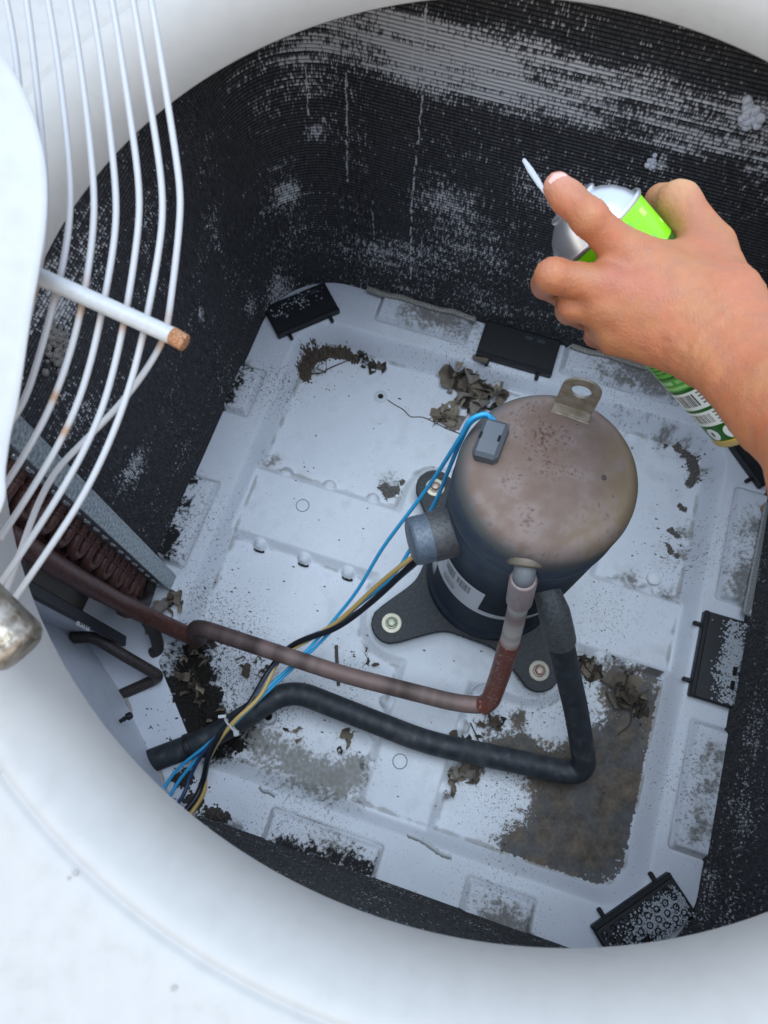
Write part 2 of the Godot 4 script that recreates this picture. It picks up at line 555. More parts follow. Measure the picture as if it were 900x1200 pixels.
	lathe(slot, [Vector2(0.0042, -0.0008), Vector2(0.0042, 0.0012), Vector2(0.0030, 0.0014), Vector2(0.0028, 0.0)], 14, Transform3D(Basis(Vector3(0.7, 0, 0), Vector3(0, 0, 1), Vector3(0, -1.5, 0)), Vector3.ZERO))
	var slot_mesh := slot.mesh()
	var sl_m := mat(Color(0.62, 0.65, 0.66), 0.35, 0.7)
	for k in 18:
		var o2 := obj("collar", slot_mesh, sl_m, sheet)
		o2.position = Vector3(-0.3385, 0.052 + 0.0245 * k, 0.1275)
	var bm := MB.new()
	var arc := [Vector3(0, -0.0105, 0), Vector3(0, -0.0105, 0.016)]
	for k in 9:
		var a := -PI / 2 + PI * k / 8.0
		arc.append(Vector3(0, sin(a) * 0.0105, 0.018 + cos(a) * 0.0105))
	arc.append(Vector3(0, 0.0105, 0.016)); arc.append(Vector3(0, 0.0105, 0))
	tube(bm, arc, 0.0052, 12)
	for yy in [-0.0105, 0.0105]:
		tube(bm, [Vector3(0, yy, 0.006), Vector3(0, yy, 0.0075), Vector3(0, yy, 0.0095), Vector3(0, yy, 0.011)], [0.0054, 0.0063, 0.0063, 0.0054], 12, false)
	var bend_mesh := bm.mesh()
	var cu_dark := mat(Color.WHITE, 0.5, 0.25, 0.02, 40, blend_tex(61, 0.03, [[0.2, Color(0.07, 0.03, 0.025)], [0.55, Color(0.16, 0.06, 0.045)], [0.8, Color(0.14, 0.11, 0.09)]]))
	M.cu_dark = cu_dark
	for c in 2:
		for k in 12:
			var o3 := obj("return_bend", bend_mesh, cu_dark, t)
			o3.transform = Transform3D(Basis.from_euler(Vector3(0, -0.1, 0.05 * sin(k * 2.0))), Vector3(-0.3515 - 0.025 * c, 0.064 + 0.0392 * k + 0.0196 * c, 0.127))
	var en := MB.new()
	box(en, Vector3(0.0016, 0.50, 0.045), 0.0004, Transform3D(Basis(), Vector3(-0.1915, 0.282, 0.379)))
	obj("end_plate", en, M.galv, t)

# ---------------------------------------------------------------- base pan
func box_sd(x: float, z: float, x0: float, x1: float, z0: float, z1: float, r: float) -> float:
	var qx := absf(x - (x0 + x1) * 0.5) - (x1 - x0) * 0.5 + r
	var qz := absf(z - (z0 + z1) * 0.5) - (z1 - z0) * 0.5 + r
	return Vector2(maxf(qx, 0), maxf(qz, 0)).length() + minf(maxf(qx, qz), 0) - r

var pads := [[-0.42, -0.327, -0.200, -0.129], [-0.42, -0.3255, -0.026, 0.094], [-0.209, -0.077, -0.42, -0.330], [0.062, 0.227, -0.42, -0.3295], [0.3245, 0.42, -0.233, -0.078], [0.3225, 0.42, 0.079, 0.223], [-0.115, 0.015, 0.324, 0.42], [0.116, 0.192, 0.324, 0.42]]
var knobs := [[-0.254, -0.079], [-0.192, -0.079], [-0.130, -0.079], [-0.251, 0.0275], [-0.189, 0.0275], [-0.128, 0.0275], [0.0675, 0.168], [0.0675, 0.207], [0.0675, 0.244], [-0.030, 0.168], [-0.030, 0.207], [-0.030, 0.244], [0.210, -0.071], [0.247, -0.071], [0.209, 0.0345], [0.247, 0.0345]]

func floor_sd(x: float, z: float) -> float:
	var s := box_sd(x, z, -0.29, 0.29, -0.29, 0.29, 0.036)
	var ch := (z - x) * 0.70711 - 0.351
	return maxf(s, ch) if ch > -0.02 else s

func band_sd(x: float, z: float) -> float:
	var s := box_sd(x, z, -0.32, -0.02, -0.071, 0.019, 0.008)
	s = minf(s, box_sd(x, z, 0.1, 0.32, -0.063, 0.026, 0.008))
	s = minf(s, box_sd(x, z, -0.021, 0.059, 0.05, 0.32, 0.008))
	s = minf(s, box_sd(x, z, 0.0, 0.085, -0.32, -0.05, 0.008))
	return minf(s, box_sd(x, z, -0.088, 0.171, -0.147, 0.113, 0.045))

func pan_h(x: float, z: float) -> float:
	var f := floor_sd(x, z)
	var wall := 0.0
	if f > -0.003:
		var w := clampf((f + 0.003) / 0.0195, 0, 1)
		wall = 0.036 * lerpf(w, w * w * (3.0 - 2.0 * w), 0.5)
	var b := 0.012 * (1.0 - clampf((band_sd(x, z) + 0.001) / 0.0095, 0, 1))
	var h := maxf(wall, b)
	if f < 0.0:
		for k in knobs:
			var dx: float = x - k[0]; var dz: float = z - k[1]
			var d := (dx * dx + dz * dz) / (0.0085 * 0.0085)
			if d < 1.0: h = maxf(h, 0.0115 * pow(1.0 - d, 0.4))
	elif f > 0.02:
		for p in pads:
			var s := box_sd(x, z, p[0], p[1], p[2], p[3], 0.003)
			if s < 0.012:
				h += 0.009 * (1.0 - clampf((s + 0.0035) / 0.0035, 0, 1)) - 0.0032 * exp(-pow((s - 0.0018) / 0.0017, 2)) + 0.0012 * (1.0 - ss(0.002, 0.011, s)) * ss(0.0, 0.002, s)
	return h

func build_pan() -> void:
	var t := thing("base_pan", "grey white moulded base pan with raised bands and dirt in its corners", "base pan")
	var half := 0.42; var n := 420
	var und := noise(71, 6.0, 2)
	var m := MB.new()
	for j in n + 1:
		var z := -half + 2 * half * j / n
		for i in n + 1:
			var x := -half + 2 * half * i / n
			m.v.append(Vector3(x, pan_h(x, z) + 0.0004 * und.get_noise_2d(x, z), z))
			m.uv.append(Vector2(float(i) / n, float(j) / n))
			m.col.append(Color.WHITE)
	for j in n:
		for i in n:
			var a := j * (n + 1) + i
			m.quad(a, a + n + 1, a + n + 2, a + 1)
	# paint and dirt of the pan, laid out in its own plan
	var S := 1280
	var data := PackedByteArray(); data.resize(S * S * 3)
	var n1 := noise(72, 5.0, 5); var n2 := noise(73, 45.0, 4); var n3 := noise(74, 420.0, 2); var n4 := noise(75, 150.0, 3); var n5 := noise(76, 22.0, 4)
	var mud := [[0.275, 0.07, 0.036], [0.255, 0.12, 0.034], [0.262, 0.165, 0.05], [0.24, 0.20, 0.045], [0.255, 0.25, 0.06], [0.205, 0.275, 0.04], [0.165, 0.285, 0.03], [0.165, 0.182, 0.026], [0.115, 0.180, 0.02], [0.10, 0.15, 0.014], [0.235, 0.055, 0.028], [0.28, 0.02, 0.016], [0.14, 0.165, 0.016], [0.205, 0.18, 0.03], [0.095, 0.21, 0.013], [0.13, 0.135, 0.012], [0.19, 0.225, 0.02]]
	var silt := [[-0.05, 0.272, 0.026], [-0.085, 0.276, 0.026], [-0.12, 0.272, 0.024], [-0.16, 0.262, 0.024], [-0.04, 0.25, 0.014], [-0.19, 0.25, 0.02]]
	var black := [[-0.275, 0.20, 0.032], [-0.26, 0.24, 0.032], [-0.235, 0.262, 0.034], [-0.205, 0.272, 0.028], [-0.356, -0.165, 0.016], [-0.356, -0.14, 0.012], [-0.352, -0.196, 0.012], [-0.356, 0.02, 0.016], [-0.355, 0.06, 0.018], [-0.349, 0.086, 0.018], [-0.358, -0.02, 0.014], [-0.10, 0.356, 0.012], [-0.08, 0.357, 0.014], [-0.055, 0.355, 0.014], [-0.03, 0.352, 0.014], [-0.01, 0.350, 0.014], [0.005, 0.350, 0.012], [-0.155, 0.36, 0.02], [-0.20, 0.34, 0.03]]
	var brown := [[-0.15, -0.36, 0.04], [-0.10, -0.36, 0.035], [0.15, -0.355, 0.05], [0.21, -0.355, 0.04], [0.35, 0.11, 0.02], [0.35, 0.15, 0.02], [0.347, 0.195, 0.022], [0.35, -0.12, 0.024], [0.348, -0.09, 0.02], [0.352, -0.18, 0.024], [0.15, 0.36, 0.03], [0.18, 0.358, 0.025], [-0.04, 0.345, 0.03], [0.258, -0.285, 0.014], [0.281, -0.255, 0.014], [0.28, -0.165, 0.013], [0.283, -0.135, 0.01], [0.225, -0.29, 0.012], [-0.115, -0.105, 0.016], [-0.28, -0.09, 0.012], [-0.27, -0.24, 0.012], [0.275, -0.075, 0.012], [0.225, -0.078, 0.012]]
	var speck := [[-0.235, 0.14, 0.055], [-0.22, 0.20, 0.05], [-0.15, 0.22, 0.05], [-0.08, 0.15, 0.04], [0.16, 0.10, 0.05], [0.13, 0.23, 0.05], [0.27, -0.12, 0.03], [0.2, -0.02, 0.05], [-0.29, 0.12, 0.03], [-0.30, -0.2, 0.03], [-0.33, 0.03, 0.06], [0.34, 0.15, 0.06], [-0.33, -0.17, 0.05], [0.34, -0.15, 0.06], [0.15, 0.34, 0.05], [-0.08, 0.34, 0.07], [-0.05, -0.35, 0.1], [0.15, -0.35, 0.08]]
	var o := 0
	for j in S:
		var z := -half + 2 * half * (j + 0.5) / S
		var L := [[], [], [], [], []]
		var src := [mud, silt, black, brown, speck]
		for q in 5:
			for p in src[q]:
				if absf(z - p[1]) < 2.1 * p[2]: L[q].append(p)
		for i in S:
			var x := -half + 2 * half * (i + 0.5) / S
			var a := n1.get_noise_2d(x, z); var b := n2.get_noise_2d(x, z); var c3 := n3.get_noise_2d(x, z); var d := n4.get_noise_2d(x, z); var e := n5.get_noise_2d(x, z)
			var k0 := 1.0 + 0.07 * a + 0.04 * e + 0.03 * d
			var r := 0.70 * k0; var g := 0.72 * k0; var bl := 0.76 * k0
			var f := [0.0, 0.0, 0.0, 0.0, 0.0]
			for q in 5:
				for p in L[q]:
					var dx: float = x - p[0]
					if absf(dx) < 2.1 * p[2]:
						var dz: float = z - p[1]
						f[q] += exp(-(dx * dx + dz * dz) / (p[2] * p[2]))
			var fs := floor_sd(x, z)
			# specks of grit, thicker in dirty places
			var grit := ss(0.58, 0.76, c3 * 0.42 + 0.5 + d * 0.22 + 0.17 * minf(f[4], 1.3) - 0.20)
			if fs < 0.0:
				var bd := band_sd(x, z)
				var edge := exp(-pow((fs + 0.002) / 0.004, 2)) + 0.9 * exp(-pow((bd - 0.010) / 0.0035, 2)) * (1.0 if bd > 0.0 else 0.0)
				var w := ss(0.30, 0.75, edge * (0.55 + 0.9 * e) + 0.25 * b) * 0.5
				r = lerpf(r, 0.20, w); g = lerpf(g, 0.18, w); bl = lerpf(bl, 0.155, w)
				var w2 := ss(0.0, 0.7, b * 0.4 + e * 0.6 + 0.5 * a) * 0.22
				r = lerpf(r, 0.34, w2); g = lerpf(g, 0.33, w2); bl = lerpf(bl, 0.31, w2)
			var on_pad := 1.0
			if fs > 0.016:
				on_pad = 0.0
				for p in pads:
					var sp := box_sd(x, z, p[0], p[1], p[2], p[3], 0.003)
					if sp < 0.006:
						on_pad = maxf(on_pad, 1.0 - ss(-0.004, 0.001, sp))
						var gw := exp(-pow((sp - 0.0016) / 0.0013, 2)) * (0.55 + 0.4 * e)
						r = lerpf(r, 0.20, gw); g = lerpf(g, 0.18, gw); bl = lerpf(bl, 0.16, gw)
				on_pad = maxf(on_pad, ss(0.343, 0.358, maxf(absf(x), absf(z))) * 0.8)
			r = lerpf(r, 0.055, grit * 0.85); g = lerpf(g, 0.05, grit * 0.85); bl = lerpf(bl, 0.045, grit * 0.85)
			var halo := clampf(f[0] * 0.5 * (1.0 if fs < 0.0 else 0.0) + f[2] * 0.6 * on_pad + f[1] * 0.6 + f[3] * 0.5 * on_pad, 0, 1) * (0.40 + 0.5 * e + 0.3 * b)
			halo = clampf(halo, 0, 0.55)
			r = lerpf(r, 0.33, halo); g = lerpf(g, 0.30, halo); bl = lerpf(bl, 0.26, halo)
			if f[1] > 0.02:
				var w := ss(0.32, 0.9, f[1] + 0.5 * b + 0.5 * d + 0.3 * c3) * (0.75 + 0.25 * d)
				r = lerpf(r, 0.17 + 0.06 * d, w); g = lerpf(g, 0.16 + 0.06 * d, w); bl = lerpf(bl, 0.135 + 0.05 * d, w)
			if f[3] > 0.02:
				var w := ss(0.30, 1.25, f[3] + 0.6 * b + 0.6 * d + 0.3 * c3) * 0.8 * on_pad
				r = lerpf(r, 0.13, w); g = lerpf(g, 0.115, w); bl = lerpf(bl, 0.095, w)
			if f[0] > 0.02 and fs < -0.0025 + 0.0022 * d and band_sd(x, z) > 0.001:
				var w := ss(0.34, 0.80, f[0] + 0.42 * b + 0.42 * d + 0.30 * c3) * (0.93 + 0.12 * e)
				var kk := maxf(0.35, 1.1 + 1.5 * e + 0.7 * a + 1.0 * b + 0.5 * d + 0.35 * c3)
				r = lerpf(r, 0.068 * kk, w); g = lerpf(g, 0.052 * kk, w); bl = lerpf(bl, 0.038 * kk, w)
			if f[2] > 0.02:
				var w := ss(0.36, 1.0, f[2] + 0.6 * b + 0.7 * d + 0.35 * c3) * on_pad
				r = lerpf(r, 0.022, w); g = lerpf(g, 0.021, w); bl = lerpf(bl, 0.021, w)
			var c := Color(clampf(r, 0.004, 0.8), clampf(g, 0.004, 0.8), clampf(bl, 0.004, 0.8)).linear_to_srgb()
			data[o] = int(c.r * 255.0); data[o + 1] = int(c.g * 255.0); data[o + 2] = int(c.b * 255.0)
			o += 3
	var pm := StandardMaterial3D.new()
	pm.albedo_texture = ImageTexture.create_from_image(Image.create_from_data(S, S, false, Image.FORMAT_RGB8, data))
	pm.roughness = 0.72
	pm.metallic_specular = 0.3
	obj("tray", m, pm, t)
	M.pan_paint = mat(Color(0.58, 0.60, 0.63), 0.5, 0, 0.01, 30)
	# skirt under the pan
	var sk := MB.new()
	box(sk, Vector3(0.86, 0.08, 0.86), 0.01, Transform3D(Basis(), Vector3(0, -0.048, 0)))
	obj("skirt", sk, M.pan_paint, t)
	# dark weep slots under the bumps on the south edge of the west band
	for k in [3, 4, 5]:
		var s := MB.new()
		lathe(s, [Vector2(0.0078, 0.0010), Vector2(0.0, 0.0016)], 18, Transform3D(Basis(Vector3(1, 0, 0), Vector3(0, 1, 0), Vector3(0, 0, 0.36)), Vector3(knobs[k][0] + 0.001, 0.0008, knobs[k][1] + 0.0080)))
		obj("weep_slot", s, M.hole, t)
	# embossed drain with its hole
	var w := MB.new()
	lathe(w, [Vector2(0.0098, 0), Vector2(0.0092, 0.0012), Vector2(0.0062, 0.0016), Vector2(0.0042, 0.0014), Vector2(0.0038, 0.0006)], 28, Transform3D(Basis(), Vector3(-0.169, 0.0002, -0.232)))
	var ring := obj("drain_boss", w, M.pan_paint, t)
	var hl := MB.new(); lathe(hl, [Vector2(0.0041, 0.0009), Vector2(0.0, 0.0009)], 20, Transform3D(Basis(), Vector3(-0.169, 0.0002, -0.232)))
	obj("hole", hl, M.hole, ring)
	for p in [Vector3(-0.215, 0.0124, -0.0385), Vector3(0.0065, 0.0124, 0.230)]:
		var k := MB.new()
		var c := []
		for q in 25: c.append(p + Vector3(cos(TAU * q / 24.0), 0, sin(TAU * q / 24.0)) * 0.0085)
		tube(k, c, 0.0005, 6, false)
		obj("knockout_ring", k, mat(Color(0.16, 0.16, 0.16), 0.9), t)
	var kk := MB.new()
	var cc := []
	for q in 20: cc.append(Vector3(0.082, 0.0122, 0.128) + Vector3(cos(PI + 4.6 * q / 19.0), 0, sin(PI + 4.6 * q / 19.0)) * 0.018)
	tube(kk, cc, 0.0012, 6)
	obj("embossed_arc", kk, M.pan_paint, t)
	# scuffs in the paint
	for q in [[Vector3(0.038, 0.0363, 0.303), Vector3(0.056, 0.0363, 0.304), Vector3(0.078, 0.0363, 0.310), Vector3(0.092, 0.0363, 0.310), 0.0028], [Vector3(-0.139, 0.0363, 0.3065), Vector3(-0.133, 0.0363, 0.310), Vector3(-0.126, 0.0363, 0.309), Vector3(-0.118, 0.0363, 0.311), 0.0026]]:
		var s := MB.new()
		var path := smooth([q[0], q[1], q[2], q[3]], 6)
		var rows := []
		for i in path.size():
			var wd: float = q[4] * (0.6 + 0.6 * absf(sin(i * 1.3)))
			rows.append([path[i] + Vector3(0, 0, -wd), path[i] + Vector3(0, 0.0006, 0), path[i] + Vector3(0, 0, wd)])
		s.grid(rows)
		obj("scuff_mark", s, mat(Color(0.24, 0.25, 0.26), 0.4, 0.3), t)
	# ring nut standing on the south-west floor
	var nut := thing("ring_washer", "small grey ring washer lying on the pan beside black suction pipe", "washer", Vector3(-0.162, 0.0, 0.230))
	var nm := MB.new()
	lathe(nm, [Vector2(0.0045, 0.0008), Vector2(0.0045, 0.006), Vector2(0.0052, 0.0068), Vector2(0.0085, 0.0066), Vector2(0.0102, 0.005), Vector2(0.0105, 0.0)], 28)
	obj("ring", nm, mat(Color(0.45, 0.46, 0.47), 0.5, 0.3, 0.02, 60), nut)
	var nh := MB.new(); lathe(nh, [Vector2(0.0048, 0.0012), Vector2(0, 0.0012)], 20)
	obj("hole", nh, M.hole, nut)
	# pale dirt-edged foam strips tucked under the coil on the north pads
	var fm := mat(Color.WHITE, 0.95, 0, 0.12, 40, blend_tex(81, 0.04, [[0.25, Color(0.10, 0.09, 0.07)], [0.5, Color(0.38, 0.36, 0.31)], [0.8, Color(0.52, 0.50, 0.44)]]))
	for q in [[-0.232, -0.072, "pale gasket strip under the back coil beside the corner clip"], [0.066, 0.22, "pale gasket strip under the back coil below the gloved-free hand"]]:
		var g := MB.new()
		var path := []
		for i in 16: path.append(Vector3(lerpf(q[0], q[1], i / 15.0), 0.0475 + 0.0012 * sin(i * 1.7), -0.3655 + 0.0012 * sin(i * 0.9)))
		tube(g, path, 0.0042, 10)
		tag(obj("gasket_strip", g, fm), (q[2] as String).replace("the gloved-free hand", "the hand holding the can"), "gasket strip", "gasket strips under the back coil")
	# galvanised retainer strip and rod at the east pad
	var br := thing("retainer_strip", "dirty galvanised retainer strip along the coil foot at right edge", "retainer strip")
	var b1 := MB.new()
	box(b1, Vector3(0.012, 0.004, 0.155), 0.0012, turned(Vector3(0.3585, 0.053, -0.138), -0.03, 0, -0.25))
	obj("strip", b1, mat(Color.WHITE, 0.55, 0.3, 0.06, 40, blend_tex(83, 0.05, [[0.25, Color(0.2, 0.2, 0.18)], [0.6, Color(0.42, 0.43, 0.42)]])), br)
	var b2 := MB.new()
	tube(b2, smooth([Vector3(0.358, 0.049, -0.064), Vector3(0.366, 0.056, -0.068), Vector3(0.385, 0.07, -0.075)], 6), 0.0042, 12)
	obj("rod", b2, mat(Color(0.5, 0.5, 0.49), 0.5, 0.3, 0.05, 60), br)
	var b3 := MB.new()
	lathe(b3, [Vector2(0.0055, 0), Vector2(0.0055, 0.003), Vector2(0.003, 0.0045), Vector2(0, 0.0045)], 16, Transform3D(Basis(), Vector3(0.358, 0.049, -0.208)))
	obj("rivet", b3, mat(Color(0.4, 0.26, 0.12), 0.6, 0.3), br)

# ---------------------------------------------------------------- compressor
func build_compressor() -> void:
	var ax := Vector3(0.0495, 0, -0.019)
	var t := thing("compressor", "upright cylindrical compressor with rusty tan dome and dark blue black body", "compressor", ax)
	var n1 := noise(91, 40.0, 4); var n2 := noise(92, 260.0, 2); var n3 := noise(93, 12.0, 3)
	var prof := [Vector2(0.070, 0.036), Vector2(0.0820, 0.036), Vector2(0.0838, 0.040), Vector2(0.0838, 0.050), Vector2(0.0820, 0.055), Vector2(0.0797, 0.058)]
	for k in 48: prof.append(Vector2(0.0790, 0.061 + 0.006 * k))
	for k in range(1, 9):
		var a := PI / 2 * k / 9.0
		prof.append(Vector2(0.0630 + 0.016 * cos(a), 0.349 + 0.030 * sin(a)))
	for k in 40:
		var r := 0.0625 * (1.0 - k / 39.0)
		prof.append(Vector2(r, 0.3895 - 0.0105 * pow(r / 0.063, 2.2)))
	var shade := func(q: Vector3) -> Color:
		var a := n1.get_noise_3d(q.x, q.y, q.z); var b := n2.get_noise_3d(q.x, q.y, q.z); var c := n3.get_noise_3d(q.x, q.y * 0.4, q.z)
		var side := Color(0.024, 0.032, 0.044).lerp(Color(0.045, 0.058, 0.078), clampf(0.4 + c, 0, 1))
		var blue := Color(0.075, 0.105, 0.145).lerp(Color(0.13, 0.145, 0.15), clampf(0.4 + a, 0, 1))
		var top := Color(0.190, 0.130, 0.098).lerp(Color(0.235, 0.176, 0.145), clampf(0.5 + a + 0.5 * c, 0, 1))
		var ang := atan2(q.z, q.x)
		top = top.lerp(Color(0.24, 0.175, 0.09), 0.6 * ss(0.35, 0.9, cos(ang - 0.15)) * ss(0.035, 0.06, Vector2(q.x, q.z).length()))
		top = top.lerp(Color(0.255, 0.195, 0.165), ss(0.05, 0.45, a + c) * 0.6)
		var rust := gs(q.x, q.z, -0.022, -0.035, 0.026) + 0.9 * gs(q.x, q.z, -0.008, -0.008, 0.022) + 0.5 * gs(q.x, q.z, -0.035, 0.012, 0.015) + 0.5 * gs(q.x, q.z, 0.0, 0.02, 0.02)
		var rm := ss(0.40, 0.95, rust * 0.50 + 0.75 * b + 0.55 * a + 0.4 * c)
		top = top.lerp(Color(0.105, 0.045, 0.030), rm * 0.75)
		top = top.lerp(Color(0.05, 0.035, 0.03), ss(0.62, 0.75, b * 0.8 + 0.4 * a + 0.15 * rust) * 0.7)
		var lip := 0.366 - 0.010 * cos(ang - 0.3) + 0.006 * a + 0.006 * c
		var out := side.lerp(blue, ss(0.20, 0.335, q.y + 0.03 * c))
		out = out.lerp(Color(0.16, 0.145, 0.10), 0.7 * exp(-pow((q.y - lip + 0.007) / 0.007, 2)))
		return out.lerp(top, ss(lip - 0.006, lip + 0.005, q.y))
	var m := MB.new()
	lathe(m, prof, 220, Transform3D(), shade)
	var bmt := vmat(0.78, 0.0, 0.02, 24)
	bmt.metallic_specular = 0.3
	var body := obj("body", m, bmt, t)
	var seam := MB.new()
	lathe(seam, [Vector2(0.0785, 0.312), Vector2(0.0798, 0.3135), Vector2(0.0798, 0.3155), Vector2(0.0785, 0.317)], 120)
	obj("weld_seam", seam, mat(Color(0.06, 0.075, 0.095), 0.5), body)
	var dot := MB.new()
	lathe(dot, [Vector2(0.003, 0.0), Vector2(0.0024, 0.0008), Vector2(0, 0.001)], 12, Transform3D(Basis(), Vector3(0.0415, 0.3847, -0.003)))
	obj("dark_pit", dot, mat(Color(0.07, 0.05, 0.045), 0.8), body)
	# foot plate
	var feet := [Vector2(-0.1023, 0.0988), Vector2(-0.1031, -0.0895), Vector2(0.0847, 0.0987), Vector2(0.0840, -0.0895)]
	var poly := PackedVector2Array()
	for k in 160:
		var a := TAU * k / 160.0
		var d := Vector2(cos(a), sin(a))
		var r := 0.2
		while r > 0.07:
			var p := d * r
			var s := p.length() - 0.088
			for f in feet:
				var h: float = clampf(p.dot(f) / f.dot(f), 0, 1)
				var sf: float = (p - f * h).length() - lerpf(0.052, 0.0255, h)
				var hh := clampf(0.5 + 0.5 * (sf - s) / 0.02, 0, 1)
				s = lerpf(sf, s, hh) - 0.02 * hh * (1 - hh)
			if s < 0.0: break
			r -= 0.0006
		poly.append(d * r)
	var fp := MB.new()
	prism(fp, poly, 0.0295, 0.0365, 0.0012)
	obj("foot_plate", fp, mat(Color.WHITE, 0.55, 0, 0.03, 25, blend_tex(95, 0.03, [[0.2, Color(0.010, 0.011, 0.013)], [0.6, Color(0.018, 0.021, 0.026)], [0.85, Color(0.035, 0.036, 0.038)]])), t)
	for f in feet:
		var at := Transform3D(Basis.from_euler(Vector3(0, f.x * 40, 0)), Vector3(f.x, 0, f.y))
		var gm := MB.new(); lathe(gm, [Vector2(0.019, 0.0115), Vector2(0.0205, 0.016), Vector2(0.017, 0.022), Vector2(0.0205, 0.028), Vector2(0.019, 0.0305)], 24, at)
		obj("rubber_grommet", gm, M.black, t)
		var wm := MB.new(); lathe(wm, [Vector2(0.0125, 0.0363), Vector2(0.0125, 0.0376), Vector2(0.0118, 0.0384), Vector2(0.0, 0.0384)], 32, at)
		var washer := obj("washer", wm, mat(Color(0.62, 0.58, 0.44) if f.x < 0 else Color(0.40, 0.36, 0.29), 0.45, 0.35, 0.02, 60), t)
		var hm := MB.new(); lathe(hm, [Vector2(0.0058, 0.0384), Vector2(0.0058, 0.0432), Vector2(0.0048, 0.0446), Vector2(0.0, 0.0448)], 6, at)
		lathe(hm, [Vector2(0.0078, 0.0384), Vector2(0.0076, 0.0394), Vector2(0.0055, 0.0398)], 24, at)
		obj("bolt_head", hm, mat(Color(0.48, 0.5, 0.36) if f.y > 0 and f.x < 0 else Color(0.45, 0.33, 0.27), 0.4, 0.5, 0.02, 60), washer)
	# lifting lug: bent plate with a hole, standing on the dome
	var lug := MB.new()
	var outl := []; var hole := []; var N := 40
	for k in N:
		var a := TAU * k / N
		hole.append(Vector2(cos(a) * 0.0085, 0.030 + sin(a) * 0.0085))
		var d := Vector2(cos(a), sin(a))
		var p := Vector2(d.x, d.y) * 0.0165
		if d.y < 0.0:
			var sx := 0.0165 / maxf(absf(d.x), 1e-4); var sy := 0.030 / maxf(-d.y, 1e-4)
			p = d * minf(sx, sy)
		outl.append(Vector2(p.x, 0.030 + p.y))
	var lx := turned(Vector3(0.0035, 0.3790, -0.0595), -0.05, -0.06)
	var rr := []
	for q in [[hole, 0.00125], [outl, 0.00125], [outl, -0.00125], [hole, -0.00125], [hole, 0.00125]]:
		var row := []
		for p in q[0]: row.append(lx * Vector3(p.x, p.y, q[1]))
		rr.append(row)
	for k in 4:
		lug.grid([rr[k], rr[k + 1]], true)
	var brass := mat(Color.WHITE, 0.5, 0.2, 0.01, 12, blend_tex(97, 0.03, [[0.2, Color(0.25, 0.20, 0.13)], [0.6, Color(0.32, 0.27, 0.19)], [0.85, Color(0.36, 0.31, 0.25)]]))
	var lo := obj("lifting_lug", lug, brass, t)
	var lf := MB.new()
	box(lf, Vector3(0.033, 0.0028, 0.010), 0.001, lx * turned(Vector3(0, 0.003, 0.005), 0, 0.12))
	tube(lf, [lx * Vector3(-0.0165, 0.0026, 0.010), lx * Vector3(0.0165, 0.0026, 0.010)], 0.0016, 8)
	obj("weld_foot", lf, brass, lo)
	# thermostat cover with its bracket on the dome
	var cv := MB.new()
	var cx := turned(Vector3(-0.0550, 0.3860, -0.0045), -0.06, 0.0, 0.16)
	box(cv, Vector3(0.022, 0.017, 0.036), 0.0032, cx)
	var cov := obj("sensor_cover", cv, mat(Color(0.095, 0.105, 0.115), 0.45, 0, 0.01, 60), t)
	for q in [Vector3(-0.0085, 0.0086, 0.0), Vector3(0.007, 0.0086, -0.001)]:
		var s := MB.new(); box(s, Vector3(0.0022, 0.0006, 0.006), 0.0002, cx * Transform3D(Basis(), q))
		obj("slot", s, M.hole, cov)
	var bk := MB.new()
	box(bk, Vector3(0.036, 0.0016, 0.026), 0.0006, turned(Vector3(-0.0460, 0.3815, -0.0045), -0.06, 0.0, 0.16))
	obj("bracket", bk, mat(Color(0.27, 0.17, 0.13), 0.6, 0.1, 0.03, 60), cov)
	# terminal box: stubby capped cylinder sticking out at the side
	var dir := Vector3(cos(deg_to_rad(147)), 0.02, sin(deg_to_rad(147)))
	var tx := aim(Vector3(0, 0.268, 0) + dir * 0.0715, dir, Vector3.UP)
	var tb := MB.new()
	lathe(tb, [Vector2(0.0235, 0.0), Vector2(0.0245, 0.004), Vector2(0.0245, 0.026), Vector2(0.0235, 0.0275)], 40, tx)
	var term := obj("terminal_box", tb, mat(Color.WHITE, 0.5, 0, 0.03, 30, blend_tex(98, 0.025, [[0.25, Color(0.05, 0.055, 0.06)], [0.5, Color(0.085, 0.085, 0.085)], [0.8, Color(0.12, 0.10, 0.085)]])), t)
	var tc := MB.new()
	lathe(tc, [Vector2(0.0235, 0.027), Vector2(0.0238, 0.0285), Vector2(0.0238, 0.042), Vector2(0.0225, 0.0455), Vector2(0.019, 0.047), Vector2(0, 0.0475)], 40, tx)
	obj("cap", tc, mat(Color.WHITE, 0.45, 0, 0.02, 30, blend_tex(99, 0.025, [[0.2, Color(0.07, 0.09, 0.115)], [0.7, Color(0.14, 0.17, 0.20)]])), term)
	var cb := MB.new()
	box(cb, Vector3(0.012, 0.006, 0.012), 0.001, tx * turned(Vector3(0.0, 0.024, 0.0), 0) * Transform3D(Basis(), Vector3(-0.0245, 0, 0.0)))
	obj("clip", cb, M.black, term)
	# white rating label wrapped round the shell, with bar codes and small print, above a thin band
	var LW := 512; var LH := 256
	var im := Image.create(LW, LH, false, Image.FORMAT_RGB8)
	im.fill(Color(0.95, 0.95, 0.95))
	var rng := RandomNumberGenerator.new(); rng.seed = 3
	var ink := Color(0.14, 0.15, 0.17)
	for q in [[120, 30, 26, 66], [152, 30, 80, 80], [262, 30, 26, 66], [296, 30, 96, 80]]:
		var x: int = q[0]
		while x < q[0] + q[2]:
			var w := rng.randi_range(2, 6)
			im.fill_rect(Rect2i(x, q[1], w, q[3]), ink)
			x += w + rng.randi_range(2, 5)
